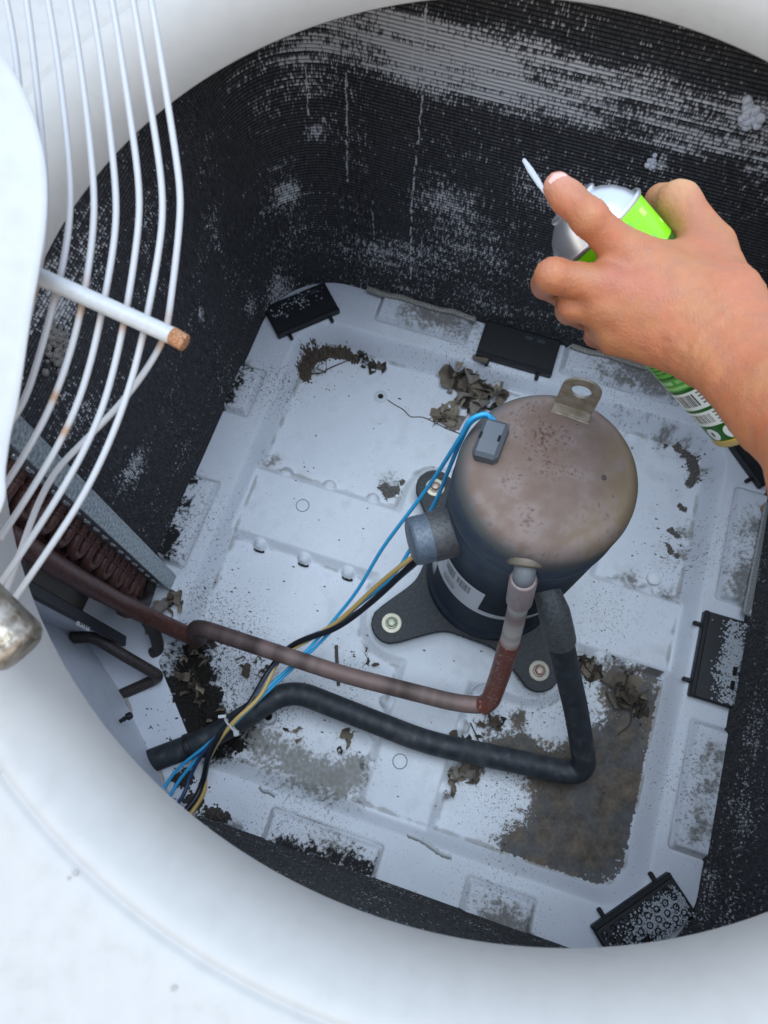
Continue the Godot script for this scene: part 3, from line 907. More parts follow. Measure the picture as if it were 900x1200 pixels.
	for r in 5:
		var x := 120
		while x < 260:
			var w := rng.randi_range(5, 14)
			im.fill_rect(Rect2i(x, 150 + r * 13, w, 8 if r > 1 else 6), ink if r > 2 else Color(0.45, 0.46, 0.48))
			x += w + 4
	for r in 6:
		im.fill_rect(Rect2i(20, 30 + r * 16, rng.randi_range(40, 80), 5), Color(0.5, 0.51, 0.53))
	var lm := StandardMaterial3D.new()
	lm.albedo_texture = ImageTexture.create_from_image(im)
	lm.roughness = 0.4
	var label_patch := func(a0: float, a1: float, ya: float, yb: float, rad: float) -> MB:
		var b := MB.new()
		var rows := []; var uvs := []
		for j in 5:
			var row := []; var ur := []
			for i in 33:
				var a := deg_to_rad(lerpf(a0, a1, i / 32.0))
				row.append(Vector3(cos(a) * rad, lerpf(ya, yb, j / 4.0), sin(a) * rad))
				ur.append(Vector2(i / 32.0, 1.0 - j / 4.0))
			rows.append(row); uvs.append(ur)
		b.grid(rows, false, [], uvs)
		return b
	obj("rating_label", label_patch.call(150.0, 100.0, 0.142, 0.222, 0.0796), lm, t)
	obj("label_band", label_patch.call(165.0, 40.0, 0.140, 0.156, 0.0794), mat(Color(0.80, 0.80, 0.80), 0.4), t)
	obj("dark_sticker", label_patch.call(171.0, 150.5, 0.085, 0.21, 0.0796), mat(Color(0.006, 0.006, 0.007), 0.25), t)

# ---------------------------------------------------------------- pipes
func build_pipes() -> void:
	var cu := blend_tex(101, 0.02, [[0.2, Color(0.10, 0.055, 0.045)], [0.5, Color(0.17, 0.105, 0.09)], [0.8, Color(0.22, 0.16, 0.14)]])
	var t := thing("discharge_pipe", "weathered copper pipe from compressor shoulder running left across the pan", "pipe")
	var down := [Vector3(0.0490, 0.3540, 0.0380), Vector3(0.0540, 0.3450, 0.0640), Vector3(0.0651, 0.265, 0.0734), Vector3(0.0767, 0.175, 0.1080), Vector3(0.0800, 0.100, 0.1470), Vector3(0.0450, 0.100, 0.1550), Vector3(-0.0859, 0.100, 0.1645), Vector3(-0.2660, 0.100, 0.1650), Vector3(-0.2665, 0.050, 0.1730), Vector3(-0.30, 0.072, 0.1722)]
	var path := fillet(down.slice(0, 9), 0.028)
	var nz := noise(102, 30.0, 3)
	var cols := []
	var rads := []
	for p in path:
		var a := nz.get_noise_3d(p.x, p.y, p.z)
		var c := Color(0.215, 0.150, 0.130).lerp(Color(0.15, 0.098, 0.085), clampf(0.5 + 1.5 * a, 0, 1))
		if p.y > 0.17: c = Color(0.50, 0.35, 0.31).lerp(Color(0.40, 0.39, 0.34), clampf(0.5 + 1.6 * a, 0, 1))
		if p.y > 0.318: c = Color(0.20, 0.205, 0.20)
		elif p.y < 0.17 and p.x < -0.15: c = Color(0.115, 0.074, 0.066)
		cols.append(c); rads.append(0.0097)
	# resample so that colour changes are gradual
	var p2 := []; var c2 := []; var r2 := []
	for i in path.size() - 1:
		var nseg := maxi(1, int(path[i].distance_to(path[i + 1]) / 0.004))
		for k in nseg:
			var f := float(k) / nseg
			var q: Vector3 = path[i].lerp(path[i + 1], f)
			var a := nz.get_noise_3d(q.x, q.y, q.z)
			p2.append(q); c2.append(cols[i].lerp(cols[i + 1], f) * (1.0 + 1.1 * a)); r2.append(0.0097)
	p2.append(path[-1]); c2.append(cols[-1]); r2.append(0.0097)
	var m := MB.new()
	tube(m, p2, r2, 20, true, c2)
	obj("tube", m, vmat(0.58, 0.2, 0.03, 40), t)
	var dir := (down[2] - down[1] as Vector3).normalized()
	var sl := MB.new()
	tube(sl, [down[1] + dir * 0.012, down[1] + dir * 0.014, down[1] + dir * 0.062, down[1] + dir * 0.066], [0.0100, 0.0122, 0.0122, 0.0104], 24)
	var col := obj("swaged_sleeve", sl, mat(Color.WHITE, 0.5, 0.25, 0.03, 30, blend_tex(103, 0.02, [[0.25, Color(0.34, 0.36, 0.35)], [0.45, Color(0.50, 0.36, 0.33)], [0.75, Color(0.58, 0.42, 0.37)]])), t)
	var fl := MB.new()
	lathe(fl, [Vector2(0.0160, -0.005), Vector2(0.0158, 0.000), Vector2(0.0142, 0.002), Vector2(0.0108, 0.0024)], 30, aim((down[0] as Vector3).lerp(down[1], 0.74), (down[1] - down[0] as Vector3).normalized()))
	obj("flange_ring", fl, mat(Color(0.2, 0.16, 0.11), 0.5, 0.2, 0.03, 60), col)
	var rs := MB.new()
	var part := []
	for p in fillet([down[2].lerp(down[3], 0.62), down[3].lerp(down[4], 0.25), Vector3(0.0797, 0.112, 0.1415), Vector3(0.0735, 0.102, 0.1492)], 0.02): part.append(p)
	tube(rs, part, 0.0108, 20)
	obj("red_brown_sleeve", rs, mat(Color.WHITE, 0.4, 0.0, 0.02, 30, blend_tex(104, 0.02, [[0.2, Color(0.12, 0.035, 0.022)], [0.78, Color(0.19, 0.055, 0.035)], [0.86, Color(0.45, 0.4, 0.36)]])), t)

	var h := thing("header_pipe", "dark red copper header pipe rising along the coil end at left", "pipe")
	var hm := MB.new()
	tube(hm, fillet([Vector3(-0.2660, 0.0490, 0.1735), Vector3(-0.3000, 0.072, 0.1722), Vector3(-0.3350, 0.125, 0.1712), Vector3(-0.3440, 0.26, 0.1750), Vector3(-0.3464, 0.40, 0.1770)], 0.03), 0.0102, 20)
	obj("tube", hm, mat(Color.WHITE, 0.42, 0.25, 0.02, 30, blend_tex(105, 0.02, [[0.2, Color(0.075, 0.030, 0.024)], [0.7, Color(0.15, 0.06, 0.045)]])), h)
	var hj := MB.new()
	var ha := Vector3(-0.331, 0.116, 0.1713)
	tube(hj, [ha, ha + Vector3(-0.003, 0.006, 0), ha + Vector3(-0.006, 0.014, 0), ha + Vector3(-0.007, 0.018, 0)], [0.0102, 0.0125, 0.0125, 0.0102], 20)
	obj("brazed_joint", hj, mat(Color(0.10, 0.045, 0.035), 0.5, 0.2, 0.05, 60), h)
	var hs := MB.new()
	tube(hs, smooth([Vector3(-0.331, 0.118, 0.169), Vector3(-0.334, 0.085, 0.158), Vector3(-0.343, 0.06, 0.145), Vector3(-0.347, 0.055, 0.128)], 6), 0.0068, 14)
	tube(hs, smooth([Vector3(-0.318, 0.10, 0.176), Vector3(-0.312, 0.07, 0.186), Vector3(-0.312, 0.04, 0.198), Vector3(-0.318, 0.034, 0.205)], 6), 0.0072, 14)
	obj("branch", hs, mat(Color(0.05, 0.042, 0.038), 0.6, 0.1, 0.04, 50), h)

	var l := thing("liquid_line", "thin dark bent pipe looping out of the corner panel at left", "pipe")
	var lm := MB.new()
	tube(lm, fillet([Vector3(-0.390, 0.103, 0.222), Vector3(-0.3690, 0.098, 0.2120), Vector3(-0.3331, 0.080, 0.2201), Vector3(-0.2945, 0.052, 0.2277), Vector3(-0.3000, 0.041, 0.2330), Vector3(-0.3360, 0.035, 0.2645)], 0.014), 0.0068, 16)
	obj("tube", lm, mat(Color.WHITE, 0.5, 0.15, 0.03, 40, blend_tex(106, 0.03, [[0.2, Color(0.028, 0.022, 0.02)], [0.8, Color(0.075, 0.055, 0.05)]])), l)

	var s := thing("suction_pipe", "thick black insulated suction pipe bent around the right front of compressor", "pipe")
	var sp := [Vector3(0.0865, 0.262, 0.0475), Vector3(0.1015, 0.246, 0.0620), Vector3(0.1373, 0.165, 0.0867), Vector3(0.1762, 0.095, 0.1224), Vector3(0.2170, 0.032, 0.1790), Vector3(0.0293, 0.034, 0.2009), Vector3(-0.1450, 0.040, 0.1930), Vector3(-0.1830, 0.042, 0.2420), Vector3(-0.2174, 0.040, 0.2795), Vector3(-0.2950, 0.042, 0.3420)]
	var sm := MB.new()
	tube(sm, fillet(sp.slice(1), 0.030, 10), 0.0136, 24)
	obj("insulation", sm, mat(Color.WHITE, 0.62, 0, 0.012, 4, blend_tex(107, 0.03, [[0.2, Color(0.014, 0.016, 0.020)], [0.52, Color(0.026, 0.031, 0.038)], [0.68, Color(0.040, 0.044, 0.048)], [0.86, Color(0.085, 0.085, 0.083)]], 512, 6)), s)
	var s1 := MB.new()
	var sd := (sp[2] - sp[1] as Vector3).normalized()
	tube(s1, [sp[0] + Vector3(-0.006, 0.002, -0.008), sp[0].lerp(sp[1], 0.4), sp[1], sp[1] + sd * 0.03, sp[1] + sd * 0.050, sp[1] + sd * 0.052], [0.0125, 0.0135, 0.0152, 0.0160, 0.0160, 0.0145], 24)
	var fit := obj("fitting", s1, mat(Color.WHITE, 0.5, 0.1, 0.04, 30, blend_tex(108, 0.025, [[0.2, Color(0.045, 0.05, 0.055)], [0.7, Color(0.11, 0.115, 0.11)]])), s)
	var s2 := MB.new()
	lathe(s2, [Vector2(0.0195, -0.006), Vector2(0.0200, 0.0), Vector2(0.0175, 0.0045), Vector2(0.013, 0.005)], 30, aim(sp[0] + Vector3(-0.003, 0.001, -0.004), Vector3(0.52, 0.0, 0.85)))
	obj("copper_ring", s2, mat(Color(0.32, 0.12, 0.045), 0.5, 0.2, 0.06, 50), fit)
	for k in [0.16]:
		var s3 := MB.new()
		var c: Vector3 = sp[8].lerp(sp[9], k)
		var sdir := (sp[9] - sp[8] as Vector3).normalized()
		tube(s3, [c, c + sdir * 0.001, c + sdir * 0.006, c + sdir * 0.007], [0.0142, 0.0152, 0.0152, 0.0142], 24)
		obj("tape_band", s3, M.black, s)

# ---------------------------------------------------------------- wires
func build_wires() -> void:
	var list := [
		["yellow_wire", "yellow wire from terminal box sweeping down to the lower left corner", Color(0.60, 0.40, 0.13), 0.0026, [Vector3(-0.0302, 0.258, 0.0390), Vector3(-0.0477, 0.240, 0.0550), Vector3(-0.0746, 0.180, 0.0764), Vector3(-0.1044, 0.120, 0.1087), Vector3(-0.1335, 0.085, 0.1349), Vector3(-0.1604, 0.075, 0.1649), Vector3(-0.1673, 0.080, 0.2135), Vector3(-0.1834, 0.085, 0.2487), Vector3(-0.1949, 0.075, 0.2760), Vector3(-0.2024, 0.050, 0.3065), Vector3(-0.1966, 0.040, 0.3335), Vector3(-0.2050, 0.045, 0.3720)]],
		["black_wire", "thick black wire running beside the yellow wire across the pan", Color(0.010, 0.011, 0.016), 0.0034, [Vector3(-0.0291, 0.253, 0.0400), Vector3(-0.0447, 0.230, 0.0575), Vector3(-0.0733, 0.170, 0.0890), Vector3(-0.1063, 0.115, 0.1185), Vector3(-0.1506, 0.080, 0.1469), Vector3(-0.1683, 0.070, 0.1791), Vector3(-0.1766, 0.080, 0.2294), Vector3(-0.1923, 0.082, 0.2611), Vector3(-0.1998, 0.070, 0.2918), Vector3(-0.2009, 0.045, 0.3205), Vector3(-0.2031, 0.045, 0.3451), Vector3(-0.2158, 0.050, 0.3731)]],
		["navy_wire", "dark navy wire tucked between the black wire and the blue wires", Color(0.025, 0.05, 0.12), 0.0022, [Vector3(-0.0287, 0.250, 0.0400), Vector3(-0.0505, 0.202, 0.0616), Vector3(-0.0864, 0.134, 0.0955), Vector3(-0.1201, 0.095, 0.1218), Vector3(-0.1559, 0.077, 0.1530), Vector3(-0.1722, 0.078, 0.2149), Vector3(-0.1905, 0.080, 0.2565), Vector3(-0.2072, 0.065, 0.2892), Vector3(-0.2153, 0.050, 0.3156), Vector3(-0.2156, 0.050, 0.3443), Vector3(-0.2266, 0.050, 0.3720)]],
		["blue_wire", "long light blue wire stretched straight from sensor cover over the pan", Color(0.03, 0.38, 0.68), 0.0020, [Vector3(-0.0080, 0.384, -0.0410), Vector3(-0.0160, 0.392, -0.0440), Vector3(-0.0275, 0.386, -0.0375), Vector3(-0.0325, 0.358, -0.0310), Vector3(-0.0506, 0.270, -0.0118), Vector3(-0.0791, 0.190, 0.0335), Vector3(-0.0962, 0.130, 0.0725), Vector3(-0.1127, 0.095, 0.1030), Vector3(-0.1330, 0.080, 0.1463), Vector3(-0.1641, 0.075, 0.2049), Vector3(-0.1848, 0.078, 0.2486), Vector3(-0.2089, 0.065, 0.2849), Vector3(-0.2337, 0.050, 0.3216), Vector3(-0.2429, 0.050, 0.3650)]],
		["blue_wire", "light blue wire bending down behind the terminal box beside the body", Color(0.03, 0.36, 0.66), 0.0020, [Vector3(-0.0040, 0.384, -0.0410), Vector3(-0.0140, 0.3880, -0.0450), Vector3(-0.0255, 0.380, -0.0405), Vector3(-0.0305, 0.352, -0.0335), Vector3(-0.0350, 0.300, -0.0235), Vector3(-0.0385, 0.255, -0.0140), Vector3(-0.0460, 0.215, 0.0080), Vector3(-0.0520, 0.190, 0.0300), Vector3(-0.0643, 0.165, 0.0612), Vector3(-0.0985, 0.110, 0.0974), Vector3(-0.1291, 0.076, 0.1465), Vector3(-0.1597, 0.072, 0.2011), Vector3(-0.1813, 0.076, 0.2454), Vector3(-0.2054, 0.060, 0.2836), Vector3(-0.2247, 0.050, 0.3254), Vector3(-0.2320, 0.050, 0.3650)]]]
	for q in list:
		var m := MB.new()
		tube(m, smooth(q[4], 10), q[3], 12)
		var w := mat(q[2], 0.4, 0, 0.008, 60)
		tag(obj(q[0], m, w), q[1], "wire", "wires from the compressor")
	var z := thing("cable_tie", "white cable tie gathering the wires over the suction pipe", "cable tie")
	var c := Vector3(-0.1868, 0.0805, 0.2545)
	var dir := Vector3(-0.45, -0.1, 0.8).normalized()
	var xf := aim(c, dir, Vector3.UP)
	var b := MB.new()
	var ring := []
	for k in 25: ring.append(xf * Vector3(cos(TAU * k / 24.0) * 0.0062, 0, sin(TAU * k / 24.0) * 0.0098))
	tube(b, ring, 0.0012, 8, false)
	obj("loop", b, mat(Color(0.6, 0.6, 0.58), 0.5), z)
	var hd := MB.new(); box(hd, Vector3(0.006, 0.006, 0.0065), 0.001, turned(c + Vector3(0.010, 0.004, 0.006), 0.5))
	obj("head", hd, mat(Color(0.55, 0.55, 0.53), 0.5), z)
	var tl := MB.new(); box(tl, Vector3(0.009, 0.0016, 0.0035), 0.0005, turned(c + Vector3(-0.012, 0.004, -0.006), 0.4))
	obj("tail", tl, mat(Color(0.72, 0.72, 0.70), 0.5), z)

# ---------------------------------------------------------------- clips
func build_clips() -> void:
	var foam := mat(Color(0.62, 0.64, 0.67), 0.9, 0, 0.2, 60)
	var list := [[Vector3(-0.003, 0.0405, -0.3430), 0.0, 0.108, 0.052, 0.0, "clean black plastic coil clip at middle of the back edge"],
		[Vector3(0.3395, 0.0405, -0.0005), -PI / 2, 0.108, 0.052, 0.55, "black plastic coil clip with white foam at right edge"],
		[Vector3(-0.3125, 0.0405, -0.3070), PI / 4, 0.096, 0.048, 0.03, "dirty black coil clip across the back left corner"],
		[Vector3(0.3075, 0.0405, 0.3060), -3 * PI / 4 + 0.06, 0.106, 0.044, 0.5, "foam flecked black coil clip across the near right corner"],
		[Vector3(0.3360, 0.0405, -0.2920), -PI / 4, 0.096, 0.048, 0.0, "black coil clip at back right corner below the wrist"]]
	for q in list:
		var t := thing("coil_clip", q[5], "clip", q[0], "black plastic clips between pan and coil")
		t.rotation.y = q[1]
		var L: float = q[2]; var D: float = q[3]
		var m := MB.new()
		box(m, Vector3(L, 0.0075, D), 0.0016, turned(Vector3(0, 0.003, 0), 0, 0.06))
		obj("body", m, M.black, t)
		var lip := MB.new()
		box(lip, Vector3(L, 0.0105, 0.0065), 0.0014, Transform3D(Basis(), Vector3(0, 0.0016, D * 0.5 + 0.001)))
		obj("front_lip", lip, M.black, t)
		for s in [-0.33, 0.33]:
			var p := MB.new()
			box(p, Vector3(0.005, 0.006, 0.011), 0.001, Transform3D(Basis(), Vector3(s * L, -0.001, D * 0.5 + 0.008)))
			obj("prong", p, M.black, t)
		for s in [-0.09, 0.07]:
			var p := MB.new()
			box(p, Vector3(0.011, 0.0016, 0.005), 0.0005, turned(Vector3(s * L + 0.02, 0.0085, -D * 0.30), 0, 0.06))
			obj("slot", p, M.hole if q[4] > 0.1 else mat(Color(0.05, 0.055, 0.065), 0.5), t)
		if q[4] > 0.0:
			var rng := RandomNumberGenerator.new(); rng.seed = int(absf(q[0].x) * 1000)
			var kb := MB.new()      # moulded ring studs
			for i in 8:
				for j in 4:
					var c := Vector3((i - 3.5) * L / 9.0 + (0.004 if j % 2 else 0.0), 0.0074 - 0.0006 * (j - 1.5), (j - 1.5) * D / 5.0)
					lathe(kb, [Vector2(0.0038, -0.001), Vector2(0.0036, 0.0012), Vector2(0.0026, 0.0012), Vector2(0.0022, -0.001)], 8, turned(c, 0, 0.10))
			if q[4] == 0.5: obj("ring_studs", kb, M.black, t)
			var fm := MB.new()
			for i in int(3200 * q[4]):
				var u := rng.randfn(0.0, 0.3); var w := rng.randfn(-0.14 + 0.05 * sin(u * 14.0), 0.15)
				if q[1] < -2.0:
					u = rng.randfn(-0.18, 0.24); w = rng.randfn(0.0, 0.24)
				if absf(u) > 0.47 or absf(w) > 0.46: continue
				var c := Vector3(u * L, 0.0070 - w * D * 0.06, w * D - 0.004)
				var r := rng.randf_range(0.0004, 0.0017)
				lathe(fm, [Vector2(r, -r * 0.3), Vector2(r * 0.8, r * 0.4), Vector2(0, r * 0.7)], 6, turned(c, rng.randf() * 6.0))
			var f := obj("foam_flecks", fm, foam, t)
			f.set_meta("kind", "stuff")

# ---------------------------------------------------------------- debris
var leaf_meshes := []
var leaf_mats := []
func make_leaves() -> void:
	var wob := noise(601, 1.6, 3)
	for k in 6:
		var m := MB.new()
		var rows := []; var cols := []
		for j in 8:
			var u := j / 7.0
			var w: float = 0.34 * pow(sin(PI * clampf(u * 0.95 + 0.03, 0, 1)), 0.7) * [1.0, 0.6, 1.3, 0.42, 0.85, 1.1][k]
			var row := []; var cr := []
			var roll: float = [1.4, 2.2, 0.9, 2.6, 1.8, 1.2][k]
			for i in 5:
				var sd := (i - 2) / 2.0
				var ww: float = w * (1.0 + 0.45 * wob.get_noise_2d(u * 2.0 + k * 7.0, sd * 2.0 + k))
				var an := sd * roll * 0.6
				row.append(Vector3(sin(an) * ww / (roll * 0.6) + 0.10 * sin(u * 5.0 + k), ww * (1.0 - cos(an)) / (roll * 0.6) * 1.3 + 0.16 * sin(u * PI * (1.0 + 0.35 * k)) + 0.06 * wob.get_noise_2d(u * 4.0, sd * 3.0 + k * 3.0), u - 0.5))
				cr.append(Color.WHITE * (0.75 + 0.35 * absf(sd) + 0.5 * wob.get_noise_2d(u * 5.0 + k, sd * 4.0)) if i != 2 else Color(1.25, 1.2, 1.1))
			rows.append(row); cols.append(cr)
		m.grid(rows, false, cols)
		tube(m, [rows[0][2], rows[0][2] + Vector3(0.03, 0.02, -0.22)], 0.016, 5)
		leaf_meshes.append(m.mesh())
	for c in [Color(0.13, 0.10, 0.07), Color(0.25, 0.20, 0.145), Color(0.36, 0.29, 0.21), Color(0.065, 0.05, 0.038), Color(0.31, 0.27, 0.23)]:
		var lmm := mat(c, 0.85, 0, 0.06, 50)
		lmm.vertex_color_use_as_albedo = true
		leaf_mats.append(lmm)

func leaves(called: String, label: String, pts: Array, spread: float, count: int, size: Array, seed_: int, hmax: float, tones: Array, cat := "leaf litter") -> Node3D:
	var rng := RandomNumberGenerator.new(); rng.seed = seed_
	var c: Vector3 = pts[pts.size() / 2]
	var t := thing(called, label, cat, Vector3(c.x, 0, c.z))
	for k in count:
		var p: Vector3 = pts[rng.randi() % pts.size()] + Vector3(rng.randfn(0, spread), 0, rng.randfn(0, spread))
		var o := obj("leaf", leaf_meshes[rng.randi() % 6], leaf_mats[tones[rng.randi() % tones.size()]], t)
		var s := rng.randf_range(size[0], size[1])
		o.transform = Transform3D(Basis.from_euler(Vector3(rng.randfn(0, 0.35), rng.randf() * TAU, rng.randfn(0, 0.5))).scaled(Vector3.ONE * s), Vector3(p.x - c.x, pan_h(p.x, p.z) + 0.001 + rng.randf() * hmax, p.z - c.z))
	return t

func mound(called: String, label: String, pts: Array, rads: Array, height: float, c0: Color, c1: Color, seed_: int, cat := "dirt clump") -> MeshInstance3D:
	# crumbly heap: a fine grid raised where the heap lies, with noise, dropped below the pan elsewhere
	var nz := noise(seed_, 160.0, 4); var nb := noise(seed_ + 1, 45.0, 3)
	var lo := Vector2(1, 1); var hi := Vector2(-1, -1)
	for i in pts.size():
		lo = lo.min(Vector2(pts[i].x - rads[i] * 1.5, pts[i].z - rads[i] * 1.5)); hi = hi.max(Vector2(pts[i].x + rads[i] * 1.5, pts[i].z + rads[i] * 1.5))
	var cell := 0.0011
	var nx := int((hi.x - lo.x) / cell); var nz_ := int((hi.y - lo.y) / cell)
	var hs := PackedFloat32Array(); hs.resize((nx + 1) * (nz_ + 1))
	for j in nz_ + 1:
		for i in nx + 1:
			var x := lo.x + i * cell; var z := lo.y + j * cell
			var f := 0.0
			for k in pts.size(): f += exp(-pow(Vector2(x - pts[k].x, z - pts[k].z).length() / rads[k], 2) * 1.6)
			hs[j * (nx + 1) + i] = (minf(f, 1.1) - 0.42 + 0.5 * nb.get_noise_2d(x, z)) * height + height * 0.55 * nz.get_noise_2d(x * 1.5, z * 1.5)
	var m := MB.new()
	var map := PackedInt32Array(); map.resize(hs.size()); map.fill(-1)
	var get_v := func(i: int, j: int) -> int:
		var id := j * (nx + 1) + i
		if map[id] < 0:
			var x := lo.x + i * cell; var z := lo.y + j * cell
			var q := clampf(0.5 + 1.3 * nz.get_noise_2d(x * 2.7, z * 2.7), 0, 1)
			map[id] = m.vert(Vector3(x, pan_h(x, z) + maxf(hs[id], -0.001), z), Vector2.ZERO, c0.lerp(c1, q))
		return map[id]
	for j in nz_:
		for i in nx:
			var a := j * (nx + 1) + i
			if maxf(maxf(hs[a], hs[a + 1]), maxf(hs[a + nx + 1], hs[a + nx + 2])) > 0.0:
				m.quad(get_v.call(i, j), get_v.call(i, j + 1), get_v.call(i + 1, j + 1), get_v.call(i + 1, j))
	var o := obj(called, m, vmat(0.95, 0, 0.15, 60))
	tag(o, label, cat, "", "stuff")
	return o

func twig(label: String, pts: Array, r: float, c: Color) -> void:
	var m := MB.new()
	var q := []
	for p in smooth(pts, 6): q.append(Vector3(p.x, pan_h(p.x, p.z) + r + p.y, p.z))
	tube(m, q, r, 7)
	tag(obj("twig", m, mat(c, 0.9, 0, 0.05, 60)), label, "twig")

func build_debris() -> void:
	make_leaves()
	mound("nest_clump", "curled brown nest-like clump in the back left floor corner", [Vector3(-0.281, 0, -0.232), Vector3(-0.285, 0, -0.248), Vector3(-0.282, 0, -0.264), Vector3(-0.268, 0, -0.273), Vector3(-0.251, 0, -0.279), Vector3(-0.234, 0, -0.280), Vector3(-0.222, 0, -0.277)], [0.012, 0.013, 0.014, 0.014, 0.013, 0.011, 0.008], 0.014, Color(0.055, 0.042, 0.03), Color(0.17, 0.13, 0.095), 201)
	leaves("leaf_scraps", "dark leaf scraps trailing right from the nest-like clump", [Vector3(-0.215, 0, -0.281), Vector3(-0.205, 0, -0.274), Vector3(-0.196, 0, -0.273), Vector3(-0.186, 0, -0.279)], 0.004, 14, [0.007, 0.02], 202, 0.003, [0, 3, 3], "leaf scraps")
	twig("thin twig curling out of the nest-like clump", [Vector3(-0.276, 0.001, -0.235), Vector3(-0.262, 0.002, -0.240), Vector3(-0.252, 0.002, -0.252), Vector3(-0.232, 0.001, -0.272)], 0.0008, Color(0.09, 0.07, 0.05))
	twig("fine twig below the nest-like clump", [Vector3(-0.27, 0.001, -0.246), Vector3(-0.256, 0.001, -0.244), Vector3(-0.262, 0.001, -0.262)], 0.0006, Color(0.09, 0.07, 0.05))
	leaves("leaf_pile", "pile of dry curled leaves behind the compressor", [Vector3(-0.072, 0, -0.285), Vector3(-0.052, 0, -0.287), Vector3(-0.035, 0, -0.282), Vector3(-0.03, 0, -0.27), Vector3(-0.045, 0, -0.266), Vector3(-0.018, 0, -0.275), Vector3(-0.04, 0, -0.256)], 0.008, 58, [0.014, 0.036], 203, 0.012, [0, 1, 2, 4, 1, 3])
	leaves("leaf_pile", "flat grey leaves left of the dry leaf pile near the blue wires", [Vector3(-0.072, 0, -0.262), Vector3(-0.068, 0, -0.245), Vector3(-0.06, 0, -0.228), Vector3(-0.072, 0, -0.225)], 0.006, 18, [0.014, 0.03], 204, 0.003, [1, 4, 2])
	twig("long thin root strand running from the drain hole to the leaves", [Vector3(-0.158, 0, -0.230), Vector3(-0.147, 0, -0.226), Vector3(-0.132, 0, -0.222), Vector3(-0.119, 0, -0.215), Vector3(-0.104, 0, -0.219), Vector3(-0.090, 0, -0.218), Vector3(-0.066, 0, -0.213), Vector3(-0.043, 0, -0.211)], 0.00075, Color(0.11, 0.085, 0.06))
	twig("short root strand branching up to the grey leaves", [Vector3(-0.094, 0, -0.219), Vector3(-0.085, 0, -0.226), Vector3(-0.074, 0, -0.228)], 0.0006, Color(0.13, 0.10, 0.07))
	mound("grit_clump", "dark gritty clump beside the left band near the rear bolt", [Vector3(-0.122, 0, -0.102), Vector3(-0.112, 0, -0.098), Vector3(-0.104, 0, -0.104), Vector3(-0.100, 0, -0.116), Vector3(-0.113, 0, -0.093)], [0.008, 0.009, 0.008, 0.006, 0.008], 0.004, Color(0.06, 0.055, 0.05), Color(0.22, 0.21, 0.19), 205)
	mound("mud_crust", "curved grey mud crust in the back right floor corner", [Vector3(0.232, 0, -0.285), Vector3(0.247, 0, -0.285), Vector3(0.261, 0, -0.280), Vector3(0.271, 0, -0.272), Vector3(0.277, 0, -0.261), Vector3(0.279, 0, -0.248), Vector3(0.275, 0, -0.237)], [0.006, 0.008, 0.009, 0.010, 0.010, 0.010, 0.008], 0.005, Color(0.075, 0.065, 0.055), Color(0.19, 0.17, 0.15), 206)
	mound("mud_crust", "small mud flake beside the right floor edge", [Vector3(0.268, 0, -0.202), Vector3(0.274, 0, -0.197)], [0.006, 0.006], 0.003, Color(0.10, 0.085, 0.07), Color(0.16, 0.14, 0.12), 207)
	mound("mud_crust", "ring of broken mud near the right floor edge above the white disc", [Vector3(0.262, 0, -0.163), Vector3(0.272, 0, -0.157), Vector3(0.262, 0, -0.142), Vector3(0.268, 0, -0.135), Vector3(0.277, 0, -0.130), Vector3(0.279, 0, -0.146)], [0.006, 0.005, 0.006, 0.006, 0.005, 0.004], 0.003, Color(0.09, 0.08, 0.065), Color(0.2, 0.18, 0.16), 208)
	mound("leaf_mould", "black wet leaf mould heap in the lower left floor corner", [Vector3(-0.283, 0, 0.178), Vector3(-0.276, 0, 0.20), Vector3(-0.268, 0, 0.222), Vector3(-0.25, 0, 0.236), Vector3(-0.235, 0, 0.252), Vector3(-0.212, 0, 0.262), Vector3(-0.19, 0, 0.272), Vector3(-0.258, 0, 0.205), Vector3(-0.238, 0, 0.228), Vector3(-0.20, 0, 0.25)], [0.014, 0.018, 0.02, 0.02, 0.02, 0.018, 0.014, 0.014, 0.014, 0.014], 0.012, Color(0.010, 0.009, 0.008), Color(0.035, 0.028, 0.02), 209, "leaf mould")
	leaves("leaf_pile", "small dead leaves scattered on the black leaf mould", [Vector3(-0.28, 0, 0.19), Vector3(-0.272, 0, 0.21), Vector3(-0.262, 0, 0.228), Vector3(-0.25, 0, 0.22), Vector3(-0.245, 0, 0.24), Vector3(-0.225, 0, 0.25), Vector3(-0.27, 0, 0.175)], 0.008, 44, [0.006, 0.017], 210, 0.016, [0, 1, 2, 3, 3])
	leaves("leaf_pile", "curled leaves and stems against the right band on brown mud", [Vector3(0.19, 0, 0.050), Vector3(0.205, 0, 0.056), Vector3(0.222, 0, 0.058), Vector3(0.24, 0, 0.062), Vector3(0.258, 0, 0.066), Vector3(0.262, 0, 0.078), Vector3(0.245, 0, 0.08)], 0.006, 30, [0.010, 0.034], 211, 0.006, [0, 1, 3, 3])
	twig("wiry stem looping over the right mud", [Vector3(0.225, 0.002, 0.072), Vector3(0.24, 0.006, 0.090), Vector3(0.252, 0.006, 0.078), Vector3(0.262, 0.003, 0.098), Vector3(0.25, 0.001, 0.118)], 0.0009, Color(0.06, 0.05, 0.035))
	twig("second wiry stem crossing the right mud leaves", [Vector3(0.215, 0.002, 0.060), Vector3(0.238, 0.008, 0.068), Vector3(0.258, 0.004, 0.086), Vector3(0.264, 0.002, 0.075)], 0.0008, Color(0.07, 0.055, 0.04))
	leaves("leaf_scraps", "brown leaf scraps along the front band below suction pipe", [Vector3(0.073, 0, 0.222), Vector3(0.075, 0, 0.234), Vector3(0.078, 0, 0.212), Vector3(0.088, 0, 0.222), Vector3(0.072, 0, 0.248)], 0.004, 16, [0.008, 0.022], 212, 0.004, [0, 1, 4], "leaf scraps")
